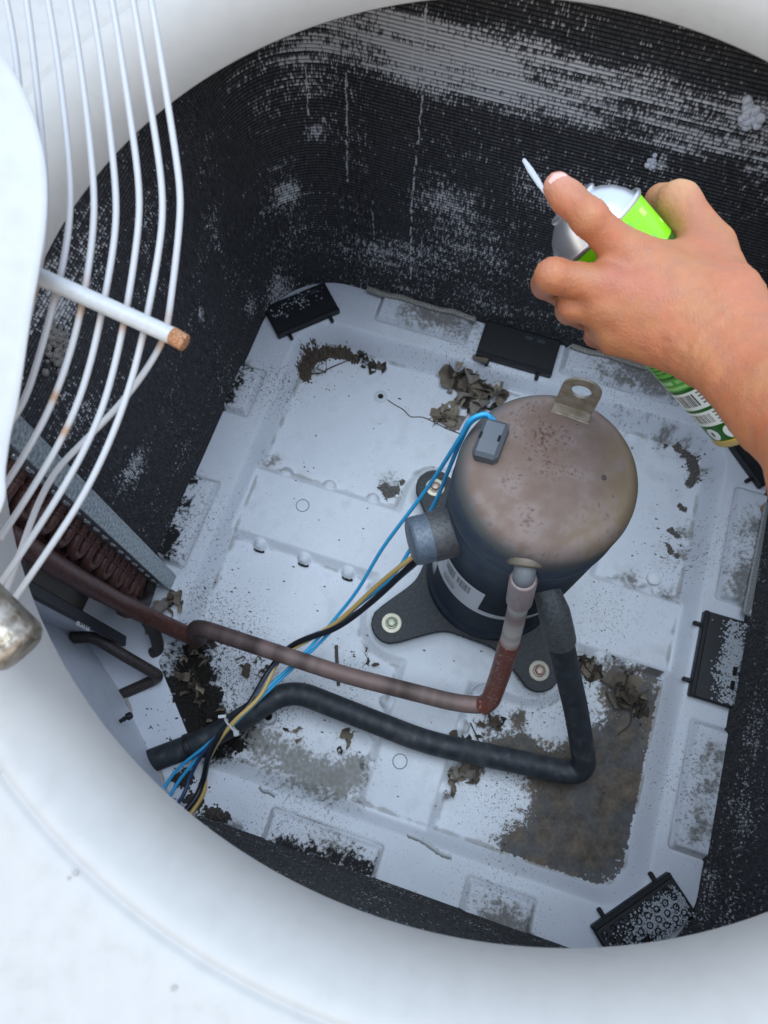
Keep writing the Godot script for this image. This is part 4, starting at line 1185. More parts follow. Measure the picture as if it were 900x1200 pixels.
	leaves("leaf_scraps", "dark leaf scraps between copper pipe and suction pipe", [Vector3(0.085, 0, 0.165), Vector3(0.098, 0, 0.150), Vector3(0.11, 0, 0.145), Vector3(0.072, 0, 0.18)], 0.005, 12, [0.008, 0.02], 213, 0.003, [0, 3], "leaf scraps")
	twig("black wiry stem left of the copper bend", [Vector3(0.075, 0.001, 0.160), Vector3(0.085, 0.004, 0.172), Vector3(0.095, 0.004, 0.185), Vector3(0.098, 0.001, 0.20)], 0.0008, Color(0.03, 0.025, 0.02))
	leaves("leaf_scraps", "few brown leaf flakes on the lower left floor", [Vector3(-0.128, 0, 0.237), Vector3(-0.105, 0, 0.24), Vector3(-0.06, 0, 0.235), Vector3(-0.118, 0, 0.245), Vector3(-0.062, 0, 0.22)], 0.005, 9, [0.007, 0.018], 215, 0.001, [0, 1, 3], "leaf scraps")
	leaves("leaf_scraps", "leaf scraps beside the copper pipe on the left floor", [Vector3(-0.215, 0, 0.185), Vector3(-0.20, 0, 0.19), Vector3(-0.095, 0, 0.145), Vector3(-0.07, 0, 0.13)], 0.008, 12, [0.008, 0.022], 216, 0.002, [0, 1, 3], "leaf scraps")
	leaves("leaf_scraps", "dry leaf scraps under the return bends at left", [Vector3(-0.315, 0, 0.14), Vector3(-0.32, 0, 0.155), Vector3(-0.325, 0, 0.17)], 0.006, 16, [0.010, 0.026], 217, 0.006, [1, 4, 2, 0], "leaf scraps")
	mound("dirt_ridge", "dark dirt where the wires leave in the lower left", [Vector3(-0.225, 0, 0.325), Vector3(-0.205, 0, 0.345), Vector3(-0.18, 0, 0.352), Vector3(-0.165, 0, 0.35)], [0.014, 0.014, 0.012, 0.010], 0.006, Color(0.03, 0.025, 0.022), Color(0.12, 0.10, 0.085), 219)
	twig("twig under the copper pipe pointing to the front band", [Vector3(-0.112, 0.001, 0.122), Vector3(-0.105, 0.001, 0.14), Vector3(-0.093, 0.001, 0.168)], 0.0022, Color(0.085, 0.075, 0.06))
	# small loose bits, too many to count
	var rng := RandomNumberGenerator.new(); rng.seed = 77
	var bits := MB.new()
	for k in 420:
		var x := rng.randf_range(-0.285, 0.285); var z := rng.randf_range(-0.285, 0.285)
		if rng.randf() < 0.6:
			var c: Array = [[-0.23, 0.16], [-0.2, 0.2], [0.16, 0.11], [0.12, 0.22], [0.25, -0.13], [-0.09, 0.14], [-0.26, 0.13]][rng.randi() % 7]
			x = c[0] + rng.randfn(0, 0.03); z = c[1] + rng.randfn(0, 0.03)
		var r := rng.randf_range(0.0004, 0.0013)
		lathe(bits, [Vector2(r, -r * 0.4), Vector2(r * 0.75, r * 0.5), Vector2(0, r * 0.8)], 5, Transform3D(Basis.from_euler(Vector3(0, rng.randf() * 6.0, 0)).scaled(Vector3(1.0 + rng.randf() * 1.5, 1, 1)), Vector3(x, pan_h(x, z), z)))
	tag(obj("loose_grit", bits, mat(Color(0.05, 0.042, 0.036), 0.9)), "loose dark grit sprinkled over the pan floor", "grit", "", "stuff")
	# white disc and foam blobs
	var pd := MB.new()
	lathe(pd, [Vector2(0.0088, 0.0), Vector2(0.0094, 0.003), Vector2(0.0078, 0.0066), Vector2(0.0, 0.008)], 20, Transform3D(Basis(), Vector3(0.253, 0.001, -0.0895)))
	tag(obj("white_disc", pd, mat(Color(0.86, 0.87, 0.89), 0.6, 0, 0.05, 40)), "small white round lump on the pan right of the compressor", "lump")
	var lint := MB.new()
	for k in 150:
		var r := rng.randf_range(0.0014, 0.0036)
		var yy := rng.randf_range(-1.0, 1.0)
		lathe(lint, [Vector2(0.1 * r, -r), Vector2(r * 0.7, -r * 0.7), Vector2(r, 0), Vector2(r * 0.7, r * 0.7), Vector2(0, r)], 7, turned(Vector3(-0.3575 + absf(rng.randfn(0, 0.0016)), 0.437 + yy * 0.028, 0.030 - yy * 0.010 + rng.randfn(0, 0.0065) * (1.1 - absf(yy))), rng.randf() * 6.0, rng.randf(), rng.randf()))
	tag(obj("lint_clump", lint, mat(Color.WHITE, 0.95, 0, 0.25, 60, blend_tex(605, 0.04, [[0.2, Color(0.26, 0.24, 0.21)], [0.7, Color(0.46, 0.43, 0.38)]]))), "beige lint clump stuck to the left coil behind the guard wires", "lint")
	var i2 := 0
	for q in [[Vector3(0.127, 0.453, -0.368), 0.011, "larger white foam blob clinging to the back coil at upper right"], [Vector3(0.066, 0.377, -0.368), 0.0055, "small white foam blob on the back coil above the thumb"]]:
		var f := MB.new()
		for k in 26:
			var r: float = q[1] * rng.randf_range(0.25, 0.5)
			var sp := SphereMesh.new()
			lathe(f, [Vector2(0.01 * r, -r), Vector2(r * 0.7, -r * 0.7), Vector2(r, 0), Vector2(r * 0.7, r * 0.7), Vector2(0, r)], 8, turned(q[0] + Vector3(rng.randfn(0, 0.42), rng.randfn(0, 0.55), absf(rng.randfn(0, 0.2))) * q[1], rng.randf() * 6.0))
		tag(obj("foam_blob", f, mat(Color(0.78, 0.8, 0.84), 0.7, 0, 0.1, 80)), q[2], "foam", "foam blobs on the back coil")
		i2 += 1

# ---------------------------------------------------------------- removed fan guard at left
func build_guard() -> void:
	var white := mat(Color.WHITE, 0.42, 0, 0.01, 30, blend_tex(301, 0.02, [[0.1, Color(0.36, 0.36, 0.35)], [0.9, Color(0.42, 0.42, 0.41)]]))
	var rust := mat(Color.WHITE, 0.8, 0, 0.08, 60, blend_tex(302, 0.04, [[0.2, Color(0.17, 0.06, 0.02)], [0.5, Color(0.33, 0.13, 0.05)], [0.8, Color(0.45, 0.28, 0.16)]]))
	var t := thing("fan_guard", "white coated wire fan guard lifted off and leaning at left", "fan guard", Vector3(-0.24, 0.6, 0.1))
	var base := Vector3(-0.24, 0.6, 0.1)
	var wires := [
		[Vector3(-0.2439, 0.7143, -0.0726), Vector3(-0.2254, 0.7020, -0.0421), Vector3(-0.2075, 0.6884, -0.0074), Vector3(-0.1892, 0.6747, 0.0272), Vector3(-0.1833, 0.6693, 0.0415), Vector3(-0.1792, 0.6616, 0.0598), Vector3(-0.1750, 0.6464, 0.0906), Vector3(-0.1748, 0.6412, 0.0997), Vector3(-0.1845, 0.6279, 0.1230), Vector3(-0.1968, 0.6196, 0.1449), Vector3(-0.2067, 0.6146, 0.1625), Vector3(-0.2121, 0.6110, 0.1749), Vector3(-0.2151, 0.6042, 0.1957), Vector3(-0.2152, 0.5973, 0.2160), Vector3(-0.2170, 0.5901, 0.2377)],
		[Vector3(-0.2521, 0.7142, -0.0700), Vector3(-0.2336, 0.7019, -0.0395), Vector3(-0.2157, 0.6883, -0.0047), Vector3(-0.1970, 0.6747, 0.0298), Vector3(-0.1902, 0.6678, 0.0479), Vector3(-0.1870, 0.6623, 0.0630), Vector3(-0.1828, 0.6513, 0.0941), Vector3(-0.1798, 0.6373, 0.1346), Vector3(-0.1851, 0.6237, 0.1761), Vector3(-0.1921, 0.6161, 0.2007), Vector3(-0.2041, 0.6048, 0.2374)],
		[Vector3(-0.2618, 0.7141, -0.0668), Vector3(-0.2433, 0.7018, -0.0363), Vector3(-0.2254, 0.6882, -0.0015), Vector3(-0.2075, 0.6746, 0.0332), Vector3(-0.2007, 0.6677, 0.0513), Vector3(-0.1970, 0.6609, 0.0704), Vector3(-0.1923, 0.6506, 0.0993), Vector3(-0.1898, 0.6389, 0.1329), Vector3(-0.1913, 0.6321, 0.1533), Vector3(-0.1967, 0.6226, 0.1827), Vector3(-0.2121, 0.6076, 0.2315)],
		[Vector3(-0.2711, 0.7140, -0.0638), Vector3(-0.2527, 0.7018, -0.0332), Vector3(-0.2348, 0.6881, 0.0015), Vector3(-0.2184, 0.6745, 0.0368), Vector3(-0.2112, 0.6676, 0.0547), Vector3(-0.2072, 0.6608, 0.0737), Vector3(-0.2036, 0.6505, 0.1029), Vector3(-0.2011, 0.6388, 0.1366), Vector3(-0.2055, 0.6286, 0.1677), Vector3(-0.2186, 0.6150, 0.2117)],
		[Vector3(-0.2809, 0.7139, -0.0606), Vector3(-0.2624, 0.7017, -0.0301), Vector3(-0.2445, 0.6880, 0.0047), Vector3(-0.2282, 0.6744, 0.0399), Vector3(-0.2214, 0.6675, 0.0580), Vector3(-0.2173, 0.6607, 0.0770), Vector3(-0.2129, 0.6504, 0.1060), Vector3(-0.2128, 0.6387, 0.1404), Vector3(-0.2175, 0.6302, 0.1667), Vector3(-0.2267, 0.6206, 0.1977)],
		[Vector3(-0.2910, 0.7138, -0.0573), Vector3(-0.2725, 0.7016, -0.0268), Vector3(-0.2546, 0.6880, 0.0080), Vector3(-0.2387, 0.6743, 0.0434), Vector3(-0.2323, 0.6675, 0.0616), Vector3(-0.2290, 0.6606, 0.0808), Vector3(-0.2274, 0.6544, 0.0985), Vector3(-0.2260, 0.6385, 0.1447), Vector3(-0.2286, 0.6352, 0.1553), Vector3(-0.2360, 0.6281, 0.1784)],
		[Vector3(-0.2993, 0.7138, -0.0546), Vector3(-0.2823, 0.7015, -0.0236), Vector3(-0.2659, 0.6879, 0.0116), Vector3(-0.2500, 0.6742, 0.0470), Vector3(-0.2436, 0.6674, 0.0652), Vector3(-0.2395, 0.6605, 0.0842), Vector3(-0.2374, 0.6550, 0.0997), Vector3(-0.2358, 0.6412, 0.1398)],
		[Vector3(-0.3058, 0.7100, -0.0415), Vector3(-0.2916, 0.7014, -0.0206), Vector3(-0.2785, 0.6919, 0.0036), Vector3(-0.2665, 0.6809, 0.0321), Vector3(-0.2573, 0.6714, 0.0575), Vector3(-0.2471, 0.6563, 0.0989)]]
	var ra := Vector3(-0.2404, 0.6640, 0.0960) - base; var rb := Vector3(-0.1660, 0.6525, 0.1013) - base
	var wmat := vmat(0.42, 0, 0.008, 40)
	for w in wires:
		var m := MB.new()
		var pts := []
		for p in smooth(w, 24): pts.append(p - base)
		for it in 160:
			var q := pts.duplicate()
			for i in range(1, pts.size() - 1): q[i] = (pts[i - 1] + pts[i + 1]) * 0.5
			pts = q
		var dense := []
		var cols := []
		var cross := 9.0; var at := 0
		for i in pts.size():
			var h: float = clampf((pts[i] - ra).dot(rb - ra) / (rb - ra).length_squared(), 0, 1)
			var dist: float = (pts[i] - ra - (rb - ra) * h).length()
			if dist < cross: cross = dist; at = i
		var off := 0.006 + 0.002 * sin(wires.find(w) * 2.3)
		for i in pts.size():
			var dist: float = pts[i].distance_to(pts[at])
			var rusty := exp(-pow((dist - off) / 0.0042, 2)) * (0.75 if i > at else 0.35) * (0.6 + 0.4 * sin(wires.find(w) * 3.1 + 1.0))
			if wires.find(w) in [3, 4] : rusty = maxf(rusty, 0.8 * exp(-pow((dist - 0.062 + 0.012 * (wires.find(w) - 3)) / 0.003, 2)) * (1.0 if i > at else 0.0))
			cols.append(Color(0.39, 0.39, 0.385).lerp(Color(0.32, 0.15, 0.05), rusty))
		tube(m, pts, 0.0016, 12, true, cols)
		obj("wire_ring", m, wmat, t)
	var a := Vector3(-0.2404, 0.6640, 0.0960) - base; var b := Vector3(-0.1660, 0.6525, 0.1013) - base; var c := Vector3(-0.1597, 0.6515, 0.1025) - base
	var r := MB.new(); tube(r, [a, a.lerp(b, 0.5) + Vector3(0, 0.0004, 0), b], 0.0042, 18)
	var rod := obj("support_rod", r, white, t)
	var e := MB.new(); tube(e, [b - (c - b) * 0.15, c, c + (c - b) * 0.01], [0.0043, 0.0042, 0.0036], 18)
	obj("rusted_end", e, rust, rod)
	# pale rounded blade in front of the guard
	var bt := thing("broad_fan_blade", "pale rounded fan blade edge overlapping the wire guard at left edge", "fan blade", Vector3(-0.25, 0.68, 0.1))
	var edge := [Vector3(-0.2907, 0.7203, 0.0172), Vector3(-0.2646, 0.7153, 0.0243), Vector3(-0.2531, 0.7112, 0.0328), Vector3(-0.2423, 0.7062, 0.0442), Vector3(-0.2324, 0.7000, 0.0596), Vector3(-0.2269, 0.6949, 0.0727), Vector3(-0.2227, 0.6893, 0.0881), Vector3(-0.2200, 0.6830, 0.1059), Vector3(-0.2177, 0.6767, 0.1237), Vector3(-0.2142, 0.6691, 0.1450), Vector3(-0.2118, 0.6634, 0.1609), Vector3(-0.2108, 0.6590, 0.1736), Vector3(-0.2085, 0.6539, 0.1878), Vector3(-0.2051, 0.6476, 0.2053), Vector3(-0.2177, 0.6374, 0.2392)]
	var ep := smooth(edge, 4)
	var up := Vector3(0.096, 0.942, 0.320)
	var o := Vector3(-0.25, 0.68, 0.1)
	var m2 := MB.new()
	var rows := []
	for q in [[0.0, -0.0008], [0.0, 0.0008], [0.02, 0.0014], [0.3, 0.006], [0.7, 0.010], [1.0, 0.012]]:
		var row := []
		for p in ep:
			var inner: Vector3 = Vector3(-0.40, 0.70, 0.10)
			row.append(p.lerp(inner, q[0]) + up * q[1] - o)
		rows.append(row)
	m2.grid(rows)
	obj("blade", m2, mat(Color.WHITE, 0.45, 0, 0.01, 10, blend_tex(303, 0.02, [[0.1, Color(0.36, 0.36, 0.345)], [0.9, Color(0.41, 0.41, 0.395)]])), bt)
	# metal tube end below
	var mt := thing("metal_tube", "shiny worn metal tube end with rust streaks at lower left", "metal tube")
	var p0 := Vector3(-0.2400, 0.6490, 0.2280); var p1 := Vector3(-0.1760, 0.6320, 0.2575)
	var dd := (p1 - p0).normalized()
	var tm := MB.new()
	tube(tm, [p0, p0.lerp(p1, 0.5), p0.lerp(p1, 0.9), p1 - dd * 0.003, p1 - dd * 0.001, p1], [0.0138, 0.0138, 0.0138, 0.0136, 0.0128, 0.0112], 40)
	obj("tube", tm, mat(Color.WHITE, 0.38, 0.85, 0.03, 30, blend_tex(304, 0.02, [[0.2, Color(0.14, 0.10, 0.065)], [0.5, Color(0.30, 0.26, 0.20)], [0.85, Color(0.48, 0.43, 0.36)]])), mt)
	for q in [[0.35, 0.7, 0.012], [0.6, 1.1, 0.009], [0.85, 0.3, 0.007]]:
		var rm := MB.new()
		var xf := aim(p0.lerp(p1, q[0]), dd, Vector3(0, 0, 1))
		var arc := []
		for k in 8: arc.append(xf * Vector3(cos(q[1] + k * 0.09) * 0.0139, k * 0.0008, -sin(q[1] + k * 0.09) * 0.0139))
		tube(rm, arc, 0.0009, 6)
		obj("rust_streak", rm, rust, mt)

# ---------------------------------------------------------------- arm and can
func capsule(p: Vector3, a: Vector3, b: Vector3, ra: float, rb: float) -> float:
	var ab := b - a
	var h := clampf((p - a).dot(ab) / maxf(ab.length_squared(), 1e-12), 0.0, 1.0)
	return (p - a - ab * h).length() - lerpf(ra, rb, h)

func nets(groups: Array, cell: float, join: float) -> MB:
	var lo := Vector3.ONE * 9; var hi := -lo
	for g in groups:
		for b in g.bones:
			var r := Vector3.ONE * (maxf(b[2], b[3]) + 3 * cell)
			lo = lo.min(b[0] - r).min(b[1] - r); hi = hi.max(b[0] + r).max(b[1] + r)
	var n := Vector3i(((hi - lo) / cell).ceil()) + Vector3i.ONE
	var F := PackedFloat32Array(); F.resize(n.x * n.y * n.z); F.fill(0.05)
	for g in groups:
		var glo := Vector3.ONE * 9; var ghi := -glo
		for b in g.bones:
			var r := Vector3.ONE * (maxf(b[2], b[3]) + 0.012)
			glo = glo.min(b[0] - r).min(b[1] - r); ghi = ghi.max(b[0] + r).max(b[1] + r)
		var a := Vector3i(((glo - lo) / cell).floor()).max(Vector3i.ZERO); var z := Vector3i(((ghi - lo) / cell).ceil()).min(n - Vector3i.ONE)
		var k: float = g.k
		for kz in range(a.z, z.z + 1):
			for ky in range(a.y, z.y + 1):
				for kx in range(a.x, z.x + 1):
					var p := lo + Vector3(kx, ky, kz) * cell
					var d := 0.05
					for b in g.bones:
						var e := capsule(p, b[0], b[1], b[2], b[3])
						if e > d + k: continue
						var h := clampf(0.5 + 0.5 * (d - e) / k, 0, 1)
						d = lerpf(d, e, h) - k * h * (1 - h)
					if d >= 0.02: continue
					var id := (kz * n.y + ky) * n.x + kx
					var f := F[id]
					var jn: float = g.get("join", join)
					var h2 := clampf(0.5 + 0.5 * (f - d) / jn, 0, 1)
					F[id] = lerpf(f, d, h2) - jn * h2 * (1 - h2)
	var m := MB.new()
	var idx := {}
	var sx := 1; var sy := n.x; var sz := n.x * n.y
	var corner := [0, sx, sy, sx + sy, sz, sx + sz, sy + sz, sx + sy + sz]
	var cv := [Vector3(0, 0, 0), Vector3(1, 0, 0), Vector3(0, 1, 0), Vector3(1, 1, 0), Vector3(0, 0, 1), Vector3(1, 0, 1), Vector3(0, 1, 1), Vector3(1, 1, 1)]
	var edges := [[0, 1], [2, 3], [4, 5], [6, 7], [0, 2], [1, 3], [4, 6], [5, 7], [0, 4], [1, 5], [2, 6], [3, 7]]
	for kz in n.z - 1:
		for ky in n.y - 1:
			for kx in n.x - 1:
				var id := kz * sz + ky * sy + kx
				var f0 := F[id]
				if f0 > 0.012: continue
				var inside := 0
				for c in 8:
					if F[id + corner[c]] < 0: inside += 1
				if inside == 0 or inside == 8: continue
				var s := Vector3.ZERO; var cnt := 0
				for e in edges:
					var fa := F[id + corner[e[0]]]; var fb := F[id + corner[e[1]]]
					if (fa < 0) != (fb < 0):
						s += cv[e[0]].lerp(cv[e[1]], fa / (fa - fb)); cnt += 1
				idx[id] = m.vert(lo + (Vector3(kx, ky, kz) + s / cnt) * cell)
	for id in idx:
		var f0 := F[id]
		for ax in 3:
			var st: int = [sx, sy, sz][ax]
			var f1 := F[id + st]
			if (f0 < 0) == (f1 < 0): continue
			var u: int = [sy, sz, sx][ax]; var w: int = [sz, sx, sy][ax]
			if not (idx.has(id - u) and idx.has(id - w) and idx.has(id - u - w)): continue
			if f0 < 0: m.quad(idx[id - u - w], idx[id - w], idx[id], idx[id - u])
			else: m.quad(idx[id - u - w], idx[id - u], idx[id], idx[id - w])
	# two passes of smoothing
	for it in 2:
		var acc := PackedVector3Array(); acc.resize(m.v.size()); var num := PackedInt32Array(); num.resize(m.v.size())
		for t in range(0, m.idx.size(), 3):
			for q in 3:
				var a := m.idx[t + q]; var b := m.idx[t + (q + 1) % 3]
				acc[a] += m.v[b]; num[a] += 1; acc[b] += m.v[a]; num[b] += 1
		for i in m.v.size():
			if num[i]: m.v[i] = m.v[i].lerp(acc[i] / num[i], 0.5)
	return m

func chain(p: Array, r: Array) -> Array:
	var out := []
	for i in p.size() - 1: out.append([p[i], p[i + 1], r[i], r[i + 1]])
	return out

func build_hand() -> void:
	# spray can
	var S := Vector3(0.0185, 0.5628, -0.1022); var B := Vector3(0.1587, 0.4985, -0.0486)
	var axis := (S - B).normalized()          # towards the nozzle
	var L := S.distance_to(B)
	var t := thing("spray_can", "green and white aerosol spray can held by the hand", "spray can", B)
	var xf := aim(Vector3.ZERO, axis, Vector3(0, 1, 0))
	var R := 0.0330
	var W := 1024; var H := 512
	var im := Image.create(W, H, false, Image.FORMAT_RGB8)
	var rng := RandomNumberGenerator.new(); rng.seed = 9
	var green := Color(0.14, 0.40, 0.10); var lime := Color(0.50, 0.86, 0.05)
	im.fill(Color(0.13, 0.36, 0.10))
	im.fill_rect(Rect2i(0, 0, W, 96), lime)
	for k in 60:
		im.fill_rect(Rect2i(rng.randi_range(0, W), rng.randi_range(8, 88), rng.randi_range(10, 44), rng.randi_range(4, 20)), [Color(0.80, 0.9, 0.12), Color(0.42, 0.74, 0.25), Color(0.70, 0.92, 0.35)][rng.randi() % 3])
	for rep in 4:
		var x0 := rep * 256 - 128
		var put := func(x: int, y: int, w: int, h: int, c: Color): 
			for q in [0, W]: im.fill_rect(Rect2i(x0 + x + q, y, w, h).intersection(Rect2i(0, 0, W, H)), c)
		put.call(6, 214, 244, 100, Color(0.36, 0.68, 0.22))
		for r in 9:
			var x := 16
			while x < 232:
				var w := rng.randi_range(6, 22)
				put.call(x, 221 + r * 10, w, 4, Color(0.70, 0.86, 0.42) if r < 2 else Color(0.12, 0.34, 0.10))
				x += w + rng.randi_range(4, 8)
		put.call(6, 320, 244, 34, Color(0.30, 0.60, 0.24))
		put.call(14, 326, 100, 9, Color(0.62, 0.80, 0.55)); put.call(14, 342, 220, 8, Color(0.56, 0.78, 0.44)); put.call(130, 326, 90, 9, Color(0.50, 0.74, 0.40))
		for q in [[362, 48], [418, 40]]:
			put.call(6, q[0], 244, q[1], Color(0.88, 0.90, 0.87))
			var x := 64
			while x < 150:
				var w := rng.randi_range(2, 6)
				put.call(x, q[0] + 7, w, q[1] - 16, Color(0.16, 0.17, 0.16))
				x += w + rng.randi_range(2, 5)
			for r in 4: put.call(164, q[0] + 6 + r * 9, rng.randi_range(36, 72), 4, Color(0.42, 0.44, 0.42))
			put.call(16, q[0] + 10, 36, 5, Color(0.4, 0.42, 0.4)); put.call(16, q[0] + 22, 30, 5, Color(0.45, 0.47, 0.45))
		for q in 2:
			for yy in 36:
				for xx in 60:
					if pow((xx - 30) / 28.0, 2) + pow((yy - 18) / 17.0, 2) < 1.0: im.set_pixel(posmod(x0 + 60 + q * 80 + xx, W), 464 + yy, Color(0.88, 0.9, 0.88))
		put.call(84, 476, 12, 12, Color(0.15, 0.15, 0.15)); put.call(163, 476, 14, 12, Color(0.55, 0.55, 0.55))
	im.fill_rect(Rect2i(0, 502, W, 10), Color(0.85, 0.68, 0.25))
	var lm := StandardMaterial3D.new()
	lm.albedo_texture = ImageTexture.create_from_image(im)
	lm.roughness = 0.3; lm.metallic = 0.1
	var b := MB.new()
	var rows := []; var uvs := []
	for j in 9:
		var row := []; var ur := []
		for i in 65:
			var a := -TAU * i / 64.0
			row.append(xf * Vector3(cos(a) * R, L * j / 8.0, sin(a) * R)); ur.append(Vector2(i / 64.0, 1.0 - j / 8.0))
		rows.append(row); uvs.append(ur)
	b.grid(rows, false, [], uvs)
	obj("printed_body", b, lm, t)
	var tin := mat(Color(0.62, 0.63, 0.64), 0.28, 0.8)
	var rim := MB.new()
	lathe(rim, [Vector2(0.0, 0.006), Vector2(0.028, 0.002), Vector2(0.031, -0.003), Vector2(0.0334, -0.0025), Vector2(0.0340, -0.0005), Vector2(0.0334, 0.0015), Vector2(0.0330, 0.002)], 48, xf)
	obj("bottom_rim", rim, mat(Color(0.60, 0.45, 0.16), 0.35, 0.4), t)
	var dm := MB.new()
	lathe(dm, [Vector2(0.0330, L - 0.001), Vector2(0.0342, L), Vector2(0.0348, L + 0.0015), Vector2(0.0342, L + 0.003), Vector2(0.0328, L + 0.0028), Vector2(0.0322, L + 0.0012), Vector2(0.0312, L + 0.0028), Vector2(0.0290, L + 0.0085), Vector2(0.0250, L + 0.0150), Vector2(0.0195, L + 0.0200), Vector2(0.0160, L + 0.0222)], 56, xf)
	obj("dome", dm, tin, t)
	var vc := MB.new()
	lathe(vc, [Vector2(0.0150, L + 0.0215), Vector2(0.0168, L + 0.0225), Vector2(0.0170, L + 0.0245), Vector2(0.0155, L + 0.0258), Vector2(0.0130, L + 0.0245), Vector2(0.0120, L + 0.0215), Vector2(0.0050, L + 0.0205), Vector2(0.0, L + 0.0205)], 40, xf)
	var cup := obj("valve_cup", vc, tin, t)
	var ac := MB.new()
	lathe(ac, [Vector2(0.0085, L + 0.021), Vector2(0.0088, L + 0.032), Vector2(0.0080, L + 0.036), Vector2(0.0050, L + 0.0375), Vector2(0.0, L + 0.0378)], 28, xf)
	var act := obj("actuator", ac, mat(Color(0.75, 0.76, 0.77), 0.4), t)
	var nz := MB.new()
	var n0 := xf * Vector3(0, L + 0.032, 0)
	var cr := Vector3(0.95078, 0.00842, -0.30977); var cu := Vector3(-0.29462, 0.33438, -0.89520)
	tube(nz, [n0, n0 - cr * 0.004 - cu * 0.010], 0.0032, 14)
	obj("nozzle", nz, mat(Color(0.8, 0.8, 0.8), 0.4), act)
	# jet of foam leaving the nozzle under the fingertip
	var jet := MB.new()
	var j0 := Vector3(-0.0195, 0.5850, -0.1000); var j1 := Vector3(-0.0400, 0.5860, -0.1215)
	tube(jet, [j0, j0.lerp(j1, 0.35), j0.lerp(j1, 0.7), j1], [0.0010, 0.0018, 0.0020, 0.0012], 12)
	var jm := mat(Color(0.85, 0.88, 0.92, 1), 0.6)
	jm.transparency = BaseMaterial3D.TRANSPARENCY_ALPHA
	jm.albedo_color.a = 0.32
	tag(obj("spray_jet", jet, jm), "thin white jet of spray leaving the can under the fingertip", "spray", "", "stuff")

	# right hand and forearm
	var p := thing("person", "bare right hand and forearm reaching in, pressing the spray can nozzle", "person", Vector3(0.09, 0.58, -0.05))
	var wb := [Vector3(0.0935, 0.5859, -0.0553), Vector3(0.0933, 0.5846, -0.0450), Vector3(0.0932, 0.5803, -0.0356), Vector3(0.0938, 0.5723, -0.0277)]
	var idx_f := [Vector3(0.0396, 0.5826, -0.0732), Vector3(0.0084, 0.6016, -0.0759), Vector3(-0.0075, 0.6023, -0.0857), Vector3(-0.0146, 0.5995, -0.0940)]
	var mid_f := [Vector3(0.0321, 0.5765, -0.0528), Vector3(-0.0013, 0.5816, -0.0454), Vector3(-0.0031, 0.5447, -0.0675), Vector3(0.0150, 0.5118, -0.0855)]
	var rng_f := [Vector3(0.0334, 0.5666, -0.0430), Vector3(0.0176, 0.5614, -0.0448), Vector3(0.0172, 0.5348, -0.0600), Vector3(0.0350, 0.5068, -0.0765)]
	var pin_f := [Vector3(0.0479, 0.5549, -0.0346), Vector3(0.0379, 0.5463, -0.0438), Vector3(0.0398, 0.5251, -0.0540), Vector3(0.0538, 0.5011, -0.0654)]
	var thm := [Vector3(0.1000, 0.5838, -0.0620), Vector3(0.0874, 0.5737, -0.1019), Vector3(0.0630, 0.5711, -0.1338), Vector3(0.0541, 0.5517, -0.1520)]
	var palm := []
	palm.append([wb[0], idx_f[0], 0.0165, 0.0130]); palm.append([wb[1], mid_f[0], 0.0165, 0.0128]); palm.append([wb[2], rng_f[0], 0.0165, 0.0122]); palm.append([wb[3], pin_f[0], 0.0160, 0.0112])
	palm.append([Vector3(0.0772, 0.5760, -0.0896), Vector3(0.0535, 0.5761, -0.0800), 0.0115, 0.0115])
	palm.append([Vector3(0.0958, 0.5773, -0.0276), Vector3(0.1308, 0.6016, 0.0217), 0.0180, 0.0190])
	palm.append([Vector3(0.1043, 0.5851, -0.0532), Vector3(0.1360, 0.6065, 0.0056), 0.0180, 0.0195])
	palm.append([Vector3(0.1360, 0.6060, 0.0130), Vector3(0.1567, 0.6400, 0.0724), 0.0245, 0.0310])
	palm.append([Vector3(0.1567, 0.6400, 0.0724), Vector3(0.1900, 0.7200, 0.1600), 0.0310, 0.0390])
	var knuckle := [idx_f[0], mid_f[0], rng_f[0], pin_f[0]]
	var up0 := Vector3(0.096, 0.942, 0.320)
	var ridges := []      # knuckle heads and tendons standing a little proud of the back of the hand
	for k in 4:
		var r0: float = [0.0130, 0.0128, 0.0122, 0.0112][k]
		var c: Vector3 = knuckle[k] + up0 * (r0 - 0.0052)
		ridges.append([c, c + (knuckle[k] - wb[k]).normalized() * 0.003, 0.0072, 0.0066])
		ridges.append([c, wb[k].lerp(knuckle[k], 0.35) + up0 * 0.0120, 0.0030, 0.0028])
	var g := [{"bones": palm, "k": 0.014},
		{"bones": ridges, "k": 0.004, "join": 0.006},
		{"bones": chain(thm, [0.0175, 0.0150, 0.0132, 0.0108]), "k": 0.006, "join": 0.014},
		{"bones": chain(idx_f, [0.0125, 0.0106, 0.0098, 0.0088]) + [[idx_f[1] + up0 * 0.003, idx_f[1] + up0 * 0.0032, 0.0094, 0.0092]], "k": 0.004, "join": 0.007},
		{"bones": chain(mid_f, [0.0122, 0.0103, 0.0096, 0.0086]) + [[mid_f[1] + up0 * 0.003, mid_f[1] + up0 * 0.0032, 0.0092, 0.0090]], "k": 0.004, "join": 0.005},
		{"bones": chain(rng_f, [0.0118, 0.0102, 0.0094, 0.0082]), "k": 0.004, "join": 0.003},
		{"bones": chain(pin_f, [0.0106, 0.0090, 0.0083, 0.0074]), "k": 0.004, "join": 0.003}]
	var hm := nets(g, 0.0021, 0.006)
	# creases across the finger joints and the wrist, pressed into the surface
	var nn := hm.normals()
	var nw := noise(403, 60.0, 3)
